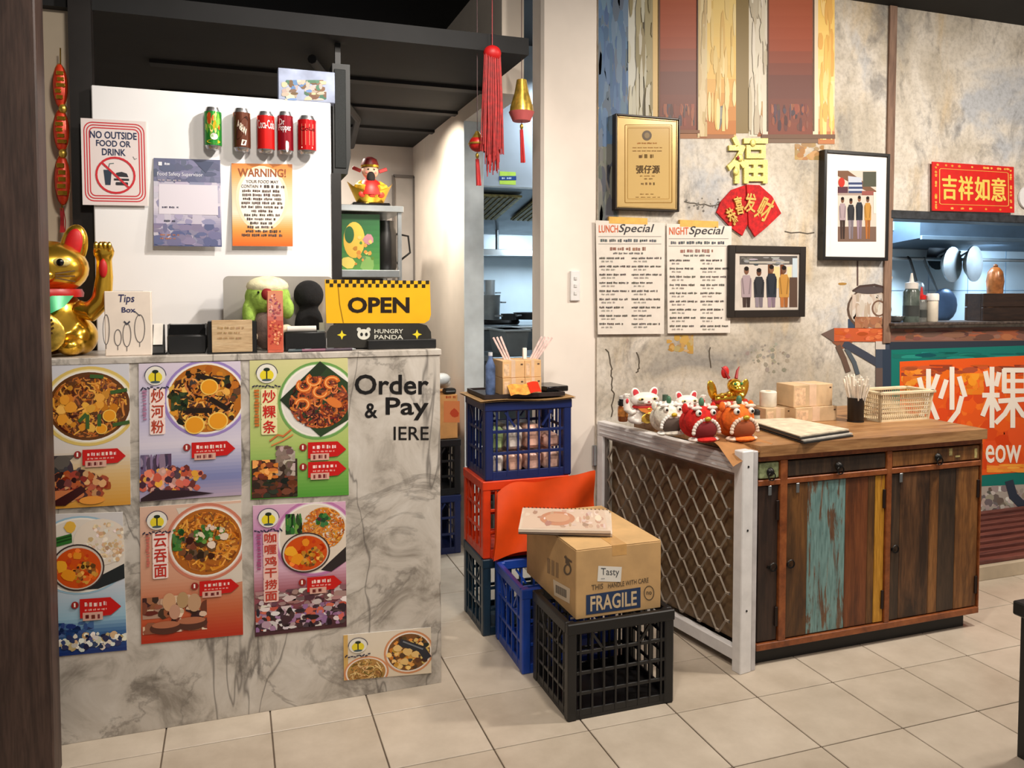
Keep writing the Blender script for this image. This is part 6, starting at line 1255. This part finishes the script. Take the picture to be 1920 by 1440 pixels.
def cert(Q):
    Q.rect(1176, 236, 1258, 376, (204, 172, 112), 0); Q.rrect(1172, 234, 1260, 380, 2, 1.2, (150, 110, 46), 1); Q.rrect(1177, 240, 1255, 373, 2, .8, (170, 128, 60), 1)
    Q.ell(1213, 254, 9, 9.5, (104, 90, 76), 2); Q.ell(1213, 254, 5, 5.5, (140, 120, 90), 3); Q.words(1195, 267, 1232, 3, (160, 104, 44), 2, (6, 10), 1.5); Q.words(1186, 276, 1242, 2, (150, 110, 56), 2, (6, 10), 1.5); Q.words(1186, 282, 1244, 2, (130, 96, 50), 2, (6, 10), 1.5)
    Q.text('張仔源', 1193, 310, 1237, 325, (84, 64, 40), 2, 0, 0, 0, .4); Q.words(1198, 289, 1230, 8, (110, 84, 48), 2, (7, 8), 3); Q.words(1200, 329, 1228, 2, (140, 104, 56), 2); Q.words(1208, 334, 1224, 2.5, (120, 90, 50), 2); Q.words(1202, 342, 1230, 5, (110, 84, 48), 2, (4, 6), 2.5); Q.words(1200, 363, 1230, 2, (140, 104, 56), 2); Q.words(1192, 369, 1240, 1.6, (140, 104, 56), 2)
frame('certificate_frame', 'gold framed certificate with black outer edge on the mural wall', (1154, 217, 1275, 395), .008, 0, .035, M((40, 30, 24), .35), M((204, 172, 112), .3, .3, .05, 6), cert, 'certificate', M((206, 178, 126), .28, .6, .08, 10))
SK_ = [(120, 84, 66), (104, 70, 54), (134, 96, 74), (112, 80, 62)]
def people(Q, x0, x1, yh, yb, cols, legs):
    n = len(cols); st = (x1 - x0) / n
    for i, c in enumerate(cols):
        cx = x0 + st * (i + .5); h = yb - yh; o = (4, 8, 0, 2)[i % 4] * h / 140; w = st * .42
        Q.ell(cx, yh + o + h * .06, st * .19, h * .07, SK_[i % 4], 3, 12); Q.ell(cx, yh + o + h * .025, st * .19, h * .04, (40, 32, 28), 3.3, 10)
        Q.poly([(cx - w * .6, yh + o + h * .14), (cx + w * .6, yh + o + h * .14), (cx + w, yh + o + h * .24), (cx + w * .9, yh + h * .56), (cx - w * .9, yh + h * .56), (cx - w, yh + o + h * .24)], c, 4); Q.line([(cx - w * .8, yh + o + h * .2), (cx - w * .5, yh + h * .5)], st * .1, mixc(c, (0, 0, 0), .2), 4.4); Q.line([(cx + w * .8, yh + o + h * .2), (cx + w * .5, yh + h * .5)], st * .1, mixc(c, (0, 0, 0), .2), 4.4)
        l = legs[i]; Q.poly([(cx - w * .75, yh + h * .54), (cx - w * .02, yh + h * .54), (cx - w * .1, yb), (cx - w * .55, yb)], l, 3.6); Q.poly([(cx + w * .02, yh + h * .54), (cx + w * .75, yh + h * .54), (cx + w * .55, yb), (cx + w * .1, yb)], mixc(l, (0, 0, 0), .15), 3.6)
PC, PL = [(168, 150, 156), (56, 56, 60), (50, 54, 62), (190, 140, 70)], [(70, 56, 52), (140, 130, 140), (150, 130, 146), (176, 110, 60)]
def photo_a(Q):
    Q.rect(1387, 480, 1495, 576, (206, 196, 186), 0); Q.c = (1387, 480, 1495, 576)
    Q.rect(1387, 480, 1495, 496, (90, 86, 84), 1); Q.strokes(1390, 482, 1480, 498, [(70, 70, 72), (150, 150, 150), (110, 104, 100)], 20, 8, 4, 1.5); Q.rect(1405, 490, 1480, 494, (176, 170, 160), 2); Q.rect(1440, 496, 1449, 530, (110, 70, 46), 2); Q.rect(1463, 496, 1470, 525, (110, 66, 44), 2); Q.rect(1449, 500, 1462, 540, (226, 200, 150), 1.5); Q.rect(1486, 484, 1495, 520, (190, 204, 214), 2); Q.rect(1476, 500, 1484, 550, (226, 206, 160), 1.5); Q.rect(1480, 520, 1495, 576, (90, 70, 60), 1.5)
    people(Q, 1388, 1482, 498, 604, PC, PL); Q.c = None
def photo_a2(Q):
    n0 = len(Q.v); photo_a(Q)
frame('photo_frame', 'black landscape photo frame with four people standing, beside the menu sheets', (1367, 461, 1511, 595), .034, 0, .03, M((36, 28, 22), .4), M((206, 196, 186), .6), photo_a)
def photo_b(Q):
    Q.rect(1557, 292, 1661, 482, (236, 232, 228), 0); Q.rect(1571, 320, 1643, 453, (206, 196, 184), 1); Q.c = (1571, 320, 1643, 453)
    Q.poly([(1571, 320), (1590, 320), (1643, 358), (1643, 368), (1571, 330)], (120, 88, 70), 2); Q.rect(1618, 322, 1643, 350, (84, 86, 74), 2); Q.poly([(1590, 330), (1615, 333), (1618, 365), (1592, 362)], (190, 196, 210), 3)
    for y in (342, 350, 358): Q.rect(1591, y, 1617, y + 4, (64, 74, 110), 4)
    Q.ell(1578, 342, 6, 9, (190, 60, 50), 4); Q.rect(1571, 350, 1590, 362, (90, 60, 70), 3); Q.rect(1616, 358, 1640, 366, (150, 90, 84), 4); Q.rect(1571, 362, 1643, 366, (170, 150, 140), 3); Q.rect(1638, 360, 1643, 400, (226, 220, 210), 4); Q.rect(1571, 425, 1643, 453, (120, 96, 84), 2); Q.c = None
    people(Q, 1572, 1635, 368, 448, PC, PL)
frame('photo_frame', 'tall black frame with white mount and group photo, beside the hatch', (1545, 284, 1668, 488), .016, 0, .04, M((26, 23, 22), .35), M((236, 232, 228), .6), photo_b)
def msheet(label, q, title, tx, art):
    t = thing('specials_sheet', label, 'menu', on((q[0][0] + q[2][0]) / 2, q[2][1], 'y', YW - .004), 'specials sheets on the mural wall'); part('sheet', sheet(q, 'y', YW - .014, .002), M((226, 218, 208), .6, 0, .02, 20), t, False); Q = Print(plane_map('y', YW - .014), None, .0003); art(Q); Q.build('print', t)
    u0 = q[0][0] + 25; part('yellow_tape', sheet([(u0, q[0][1] - 7), (u0 + 72, q[0][1] - 4), (u0 + 72, q[0][1] + 8), (u0, q[0][1] + 6)], 'y', YW - .0146, .0142), M((222, 176, 84), .5, 0, .06, 30), t, False)
def spec(Q, x0, w, head, y0):
    O_, D_ = (214, 100, 56), (60, 58, 62)
    Q.text(head, x0 + 5, y0 + 10, x0 + 41, y0 + 24, O_, 2, .012); Q.text('Special', x0 + 43, y0 + 8, x0 + 106, y0 + 28, D_, 2, .008, .3)
    Q.rect(x0 + 4, y0 + 31, x0 + w - 6, y0 + 32, (150, 146, 142), 1); Q.words(x0 + 8, y0 + 36, x0 + w - 10, 6, (84, 90, 96), 2, (8, 16), 3); Q.rect(x0 + 4, y0 + 45, x0 + w - 6, y0 + 46, (150, 146, 142), 1); Q.words(x0 + 26, y0 + 51, x0 + w - 34, 7, (150, 110, 96), 2, (8, 16), 3); Q.words(x0 + 32, y0 + 61, x0 + w - 40, 4, (110, 106, 104), 2, (6, 12), 2)
    for c, xo in ((0, 6), (1, w * .52)):
        for k in range(9): 
            y = y0 + 70 + k * 15.4; l = random.uniform(.32, .46) * w; Q.words(x0 + xo, y, min(x0 + xo + l, x0 + w - 5), 4.2, (90, 84, 80), 2, (8, 14), 2); Q.words(x0 + xo + 4, y + 6.5, x0 + xo + l * .55, 3.4, (150, 144, 138), 2, (5, 9), 2)
msheet('grey lunch special menu sheet with yellow tape, next to the pillar', [(1117, 413), (1247, 418), (1245, 626), (1121, 627)], 'LUNCH', 0, lambda Q: spec(Q, 1118, 128, 'LUNCH', 412)); msheet('cream night special menu sheet, beside the landscape photo frame', [(1250, 419), (1372, 424), (1369, 624), (1252, 625)], 'NIGHT', 0, lambda Q: spec(Q, 1250, 122, 'NIGHT', 416))
# gold fortune character and red fan
def solid_text(s_, x0, y0, x1, y1, Y, dep, bold, rot=0, mat=None, name='character', parent=None):
    vs, fs = glyphs(s_, bold); ca, sa = math.cos(rot), math.sin(rot); cx_, cy_ = (x0 + x1) / 2, (y0 + y1) / 2; P = []
    for a, b in vs: x, y = (a - .5) * (x1 - x0), (.5 - b) * (y1 - y0); P.append((cx_ + x * ca - y * sa, cy_ + x * sa + y * ca))
    bm = bmesh.new(); F_ = [bm.verts.new(on(u, v, 'y', Y)) for u, v in P]
    for f in fs:
        try: bm.faces.new([F_[i] for i in f])
        except ValueError: pass
    bmesh.ops.remove_doubles(bm, verts=bm.verts, dist=1e-6); r_ = bmesh.ops.extrude_face_region(bm, geom=list(bm.faces)); 
    for v in [g for g in r_['geom'] if isinstance(g, bmesh.types.BMVert)]: v.co.y += dep
    bmesh.ops.recalc_face_normals(bm, faces=bm.faces); me = bpy.data.meshes.new(name); bm.to_mesh(me); bm.free(); return link(name, me, mat, parent, False)
GL_ = M((226, 202, 118), .4, .35, .2, 160, .4)
t = thing('fortune_character', 'gold glittering fortune character above the red fan on the mural wall', 'decoration', on(1402, 345, 'y', YW)); solid_text('福', 1364, 255, 1440, 344, YW - .014, .0135, .018, 0, GL_, 'gold_character', t)
for u, v in ((1388, 296), (1380, 322), (1412, 268)): part('fish_charm', B().ell(on(u, v, 'y', YW - .016), (.016, .005, .018), 12, 8), GL_, t)
part('red_heart', B().ell(on(1384, 296, 'y', YW - .021), (.008, .003, .009), 10, 6), DRED, t)
t = thing('red_fan', 'red velvet fan with gold characters below the gold fortune character', 'decoration', on(1404, 440, 'y', YW)); VR = M((186, 22, 26), .85, 0, .15, 60, .4)
for P, dy in (([(1344, 398), (1352, 378), (1372, 356), (1400, 346), (1404, 400), (1402, 420), (1392, 442), (1372, 428)], .010), ([(1400, 346), (1424, 347), (1448, 368), (1465, 400), (1440, 424), (1416, 444), (1404, 424), (1403, 400)], .016)): part('fan_leaf', B().prism([on(u, v, 'y', YW - dy) for u, v in P], (0, .008, 0)), VR, t, False)
for ch, x, y, w_, h_, r_ in (('恭', 1373, 406, 17, 34, -.45), ('喜', 1386, 385, 15, 34, -.2), ('发', 1407, 380, 22, 36, .1), ('财', 1434, 392, 26, 46, .45)): solid_text(ch, x - w_ / 2, y - h_ / 2, x + w_ / 2, y + h_ / 2, YW - .0185, .003 if x > 1400 else .009, .02, r_, M((206, 166, 84), .5, .3, .15, 80), 'gold_character', t)
# red banner over the hatch
t = thing('red_banner', 'red plaque with four gold characters above the kitchen hatch', 'sign', on(1825, 398, 'y', YW - .02)); qd = [(1748, 303), (1901, 313), (1902, 399), (1748, 395)]
part('plaque', sheet(qd, 'y', YW - .021, .005), M((206, 28, 22), .4, 0, .04, 20), t, False); Q = Print(plane_map('y', YW - .021), None, .0003); G_ = (232, 196, 92); RR = (196, 60, 40)
def bil(a, b): return ((qd[0][0] * (1 - a) + qd[1][0] * a) * (1 - b) + (qd[3][0] * (1 - a) + qd[2][0] * a) * b, (qd[0][1] * (1 - a) + qd[1][1] * a) * (1 - b) + (qd[3][1] * (1 - a) + qd[2][1] * a) * b)
R_ = Print(lambda x, y, l: on(*bil(x, y), 'y', YW - .021 - l), None, .0003)
R_.rrect(.09, .13, .93, .86, .03, .008, G_, 1)
for k in range(60):
    x, y = random.choice([(random.uniform(.02, .98), random.choice([.06, .94])), (random.choice([.045, .96]), random.uniform(.05, .95))]); R_.blob(x, y, .016, jit((226, 160, 70), 20), 1, 6, 1.6)
for i, ch in enumerate('吉祥如意'): R_.text(ch, .125 + .2 * i, .26, .295 + .2 * i, .76, G_, 2, 0, 0, 0, .007)
R_.build('print', t)
q = on(1925, 370, 'y', YW - .012); t = thing('round_plaque', 'white round plaque at the right edge beside the red banner', 'plaque', q); part('disc', B().lathe([(.06, 0), (.062, .004), (.06, .011)], q + Vector((.01, .0115, 0)), 26, RX(math.pi / 2)), WHITEPAINT, t); part('mark', B().box(q + Vector((0, -.0004, 0)), (.035, .001, .006)), M((90, 100, 90), .5), t, False)

# ------------------------------------------------------------------ kitchen hatch contents
ZSL = ZH0 + .002
def bottle(label, u, v0, Y, r, body, cap, h1=.62):
    p = Vector((on(u, 590, 'y', Y).x, Y, ZSL)); h = on(u, v0, 'y', Y).z - ZSL; t = thing('squeeze_bottle', label, 'bottle', p, 'bottles on the hatch sill'); part('bottle_body', B().lathe([(r, 0), (r, h * h1), (r * .75, h * (h1 + .06))], p, 18), body, t); part('bottle_cap', B().lathe([(r * .8, h * (h1 + .06)), (r * .8, h * (h1 + .18)), (r * .3, h * (h1 + .2)), (r * .12, h)], p, 14), cap, t); part('content_band', B().lathe([(r * 1.01, h * .12), (r * 1.01, h * .34)], p, 18), M((60, 62, 60), .4), t)
bottle('dark squeeze bottle with white nozzle, leftmost on the hatch sill', 1708, 512, YW + .05, .04, M((74, 82, 76), .25, 0, .3, 20), M((222, 214, 206), .4), .62)
bottle('small squeeze bottle with red cap on the hatch sill', 1727, 538, YW + .09, .028, M((110, 110, 106), .25, 0, .2, 20), M((206, 30, 26), .4), .58)
p = Vector((on(1748, 590, 'y', YW + .06).x, YW + .06, ZSL)); h = on(1748, 550, 'y', YW + .06).z - ZSL; t = thing('white_jar', 'white plastic jar with lid beside the red capped bottle', 'jar', p); part('jar_body', B().lathe([(.026, 0), (.028, .004), (.028, h * .72), (.026, h * .75)], p, 18), M((226, 214, 196), .4), t); part('jar_lid', B().lathe([(.031, h * .75), (.031, h * .95), (.026, h)], p, 18), M((232, 226, 220), .4), t)
x0, x1 = on(1842, 575, 'y', YW + .02).x, on(1990, 575, 'y', YW + .02).x; t = thing('wooden_crate', 'dark brown wooden box on the hatch sill', 'box', ((x0 + x1) / 2, YW + .02, ZSL)); DKB = wood('dark_box', (26, 16, 12), (44, 28, 20), (60, 40, 28), (3, 20, 24), .5); zt_ = on(1890, 550, 'y', YW + .02).z
for k in range(2): z_ = ZSL + (zt_ - ZSL) * k / 2; part('front_plank', B().span((x0, YW + .015, z_ + .001), (x1, YW + .03, z_ + (zt_ - ZSL) / 2 - .001), .002), DKB, t, False); part('back_plank', B().span((x0, YW + .115, z_ + .001), (x1, YW + .13, z_ + (zt_ - ZSL) / 2 - .001), .002), DKB, t, False)
for x_ in (x0, x1 - .015): part('end_plank', B().span((x_, YW + .03, ZSL), (x_ + .015, YW + .115, zt_ - .001), .002), DKB, t, False)
part('bottom', B().span((x0 + .015, YW + .03, ZSL), (x1 - .015, YW + .115, ZSL + .01)), DKB, t, False)
p = Vector((on(1865, 560, 'y', YW + .075).x, YW + .075, ZSL + .0105)); t = thing('brown_jar', 'brown glazed rounded urn standing in the wooden box', 'urn', p); hh = on(1865, 500, 'y', YW + .075).z - p.z; part('urn_body', B().lathe([(.032, 0), (.04, .004), (.038, hh * .4), (.04, hh * .6), (.044, hh * .72), (.036, hh * .9), (.02, hh * .98), (.006, hh)], p, 22), M((140, 86, 46), .3, .1, .25, 30), t); part('urn_knob', B().ell(p + Vector((0, 0, hh + .004)), (.012, .012, .01)), M((110, 66, 36), .35), t)
# steel shelf, hood and hanging utensils behind the hatch
YK = 4.05
t = thing('hatch_hood', 'dark steel hood inside the kitchen hatch', 'hood', (5.0, 3.9, on(1800, 455, 'y', YK).z)); z_ = on(1850, 458, 'y', 3.85).z; part('hood_body', B().prism([(3.9, 3.75, z_ + .02), (3.9, 4.19, z_ - .02), (3.9, 4.19, 2.5), (3.9, 3.75, 2.5)], (3.5, 0, 0)), M((66, 82, 98), .5, .2, .1, 5), t, False); part('hood_lip', B().span((3.9, 3.735, z_ + .01), (7.4, 3.75, z_ + .035), .002), M((90, 106, 120), .5, .2, .1, 5), t, False); part('hood_end', B().prism([(3.55, 3.95, z_ + .08), (3.55, 4.19, z_ + .02), (3.55, 4.19, 2.5), (3.55, 3.95, 2.5)], (.35, 0, 0)), M((110, 150, 184), .35, .3, .05, 5), t, False)
zr = on(1760, 486, 'y', YK).z; t = thing('utensil_rail', 'steel utensil rail on the blue kitchen wall', 'rail', (5.0, YK, zr)); part('rail_bar', B().cyl((3.4, YK, zr), (7.6, YK, zr), .012, None, 10), STEEL, t)
for x_ in (3.6, 4.6, 5.6, 6.6): part('rail_bracket', B().span((x_, YK, zr - .01), (x_ + .02, 4.2, zr + .01)), STEEL, t, False)
def pan(label, u, v0, v1, hw, mat, tilt):
    c = on(u, (v0 + v1) / 2, 'y', YK - .05); r_ = (on(u, v0, 'y', YK).z - on(u, v1, 'y', YK).z) / 2; t = thing('strainer', label, 'strainer', (c.x, YK - .03, c.z), 'strainers on the utensil rail'); Mx = Matrix.Rotation(tilt, 3, 'Z') @ RX(math.pi / 2)
    part('basket', B().lathe([(r_ * .1, -.05), (r_ * .6, -.04), (r_ * .92, -.012), (r_, 0), (r_ * .96, .003)], c, 22, Mx), mat, t); part('rim', B().lathe([(r_ * .97, -.004), (r_ * 1.03, -.004), (r_ * 1.03, .006), (r_ * .97, .006)], c, 22, Mx), STEEL, t); part('handle', B().tube([c + Vector((0, 0, r_ * .9)), (c.x - .05, YK - .005, zr + .03), (c.x - .05, YK + .02, zr + .014)], .007, 6), STEEL, t)
pan('round steel strainer hanging on the rail, nearer the bottles', 1785, 464, 528, 17, M((170, 182, 186), .45, .15, .25, 60), .25); pan('round steel strainer hanging on the rail, nearer the wooden box', 1826, 462, 527, 20, M((170, 178, 172), .45, .15, .25, 60), .3)
def ladle(label, u0, v0, u1, v1, bowl, mat):
    a, b = on(u0, v0, 'y', YK - .02), on(u1, v1, 'y', YK - .06); t = thing('ladle', label, 'ladle', b, 'ladles on the utensil rail'); part('handle', B().tube([(a.x, YK, zr + .01), a, b], .009, 8), mat, t); part('bowl', B().ell(b, (bowl, .03, bowl), 16, 8), STEEL if bowl < .1 else M((70, 90, 120), .35, .5), t)
ladle('black handled ladle hanging behind the squeeze bottles', 1706, 486, 1722, 540, .045, BLACK); ladle('steel skimmer with round blue pan hanging beside the white jar', 1736, 497, 1770, 572, .11, DSTEEL)
t = thing('hanging_pan', 'dark pan hanging at the start of the rail', 'pan', on(1757, 478, 'y', YK)); c = on(1757, 480, 'y', YK + .06); part('pan_body', B().lathe([(.05, -.02), (.09, 0), (.092, .004)], c, 18, RX(math.pi / 2)), M((40, 46, 54), .4, .4), t); part('pan_handle', B().tube([c + Vector((.08, 0, .02)), c + Vector((.2, 0, .03))], .009, 6), BLACK, t)
t = thing('steel_bowl', 'shallow steel bowl at the left end of the hatch sill', 'bowl', (on(1682, 598, 'y', YW + .06).x, YW + .06, ZSL)); p = Vector((on(1682, 598, 'y', YW + .06).x + .01, YW + .08, ZSL)); part('bowl_body', B().lathe([(.02, 0), (.035, .008), (.045, .03), (.043, .03), (.03, .008)], p, 18), STEEL, t); part('rim', B().tor(p + Vector((0, 0, .03)), .044, .002), STEEL, t)

# ------------------------------------------------------------------ black bench at the right edge
q = on(1898, 1125, 'z', .45); t = thing('black_bench', 'black wooden bench corner at the right edge', 'bench', (q.x, q.y, 0)); yb = q.y
part('bench_seat', B().span((q.x, yb - .35, .41), (q.x + 1.2, yb, .45), .004), BLACK, t, False)
for (x_, y_) in ((q.x + .02, yb - .06), (q.x + .02, yb - .34), (q.x + 1.12, yb - .06), (q.x + 1.12, yb - .34)): part('leg', B().span((x_, y_, 0), (x_ + .05, y_ + .05, .41), .003), BLACK, t, False)
for y_ in (yb - .05, yb - .33): part('apron', B().span((q.x + .07, y_, .35), (q.x + 1.12, y_ + .02, .41), .002), BLACK, t, False)
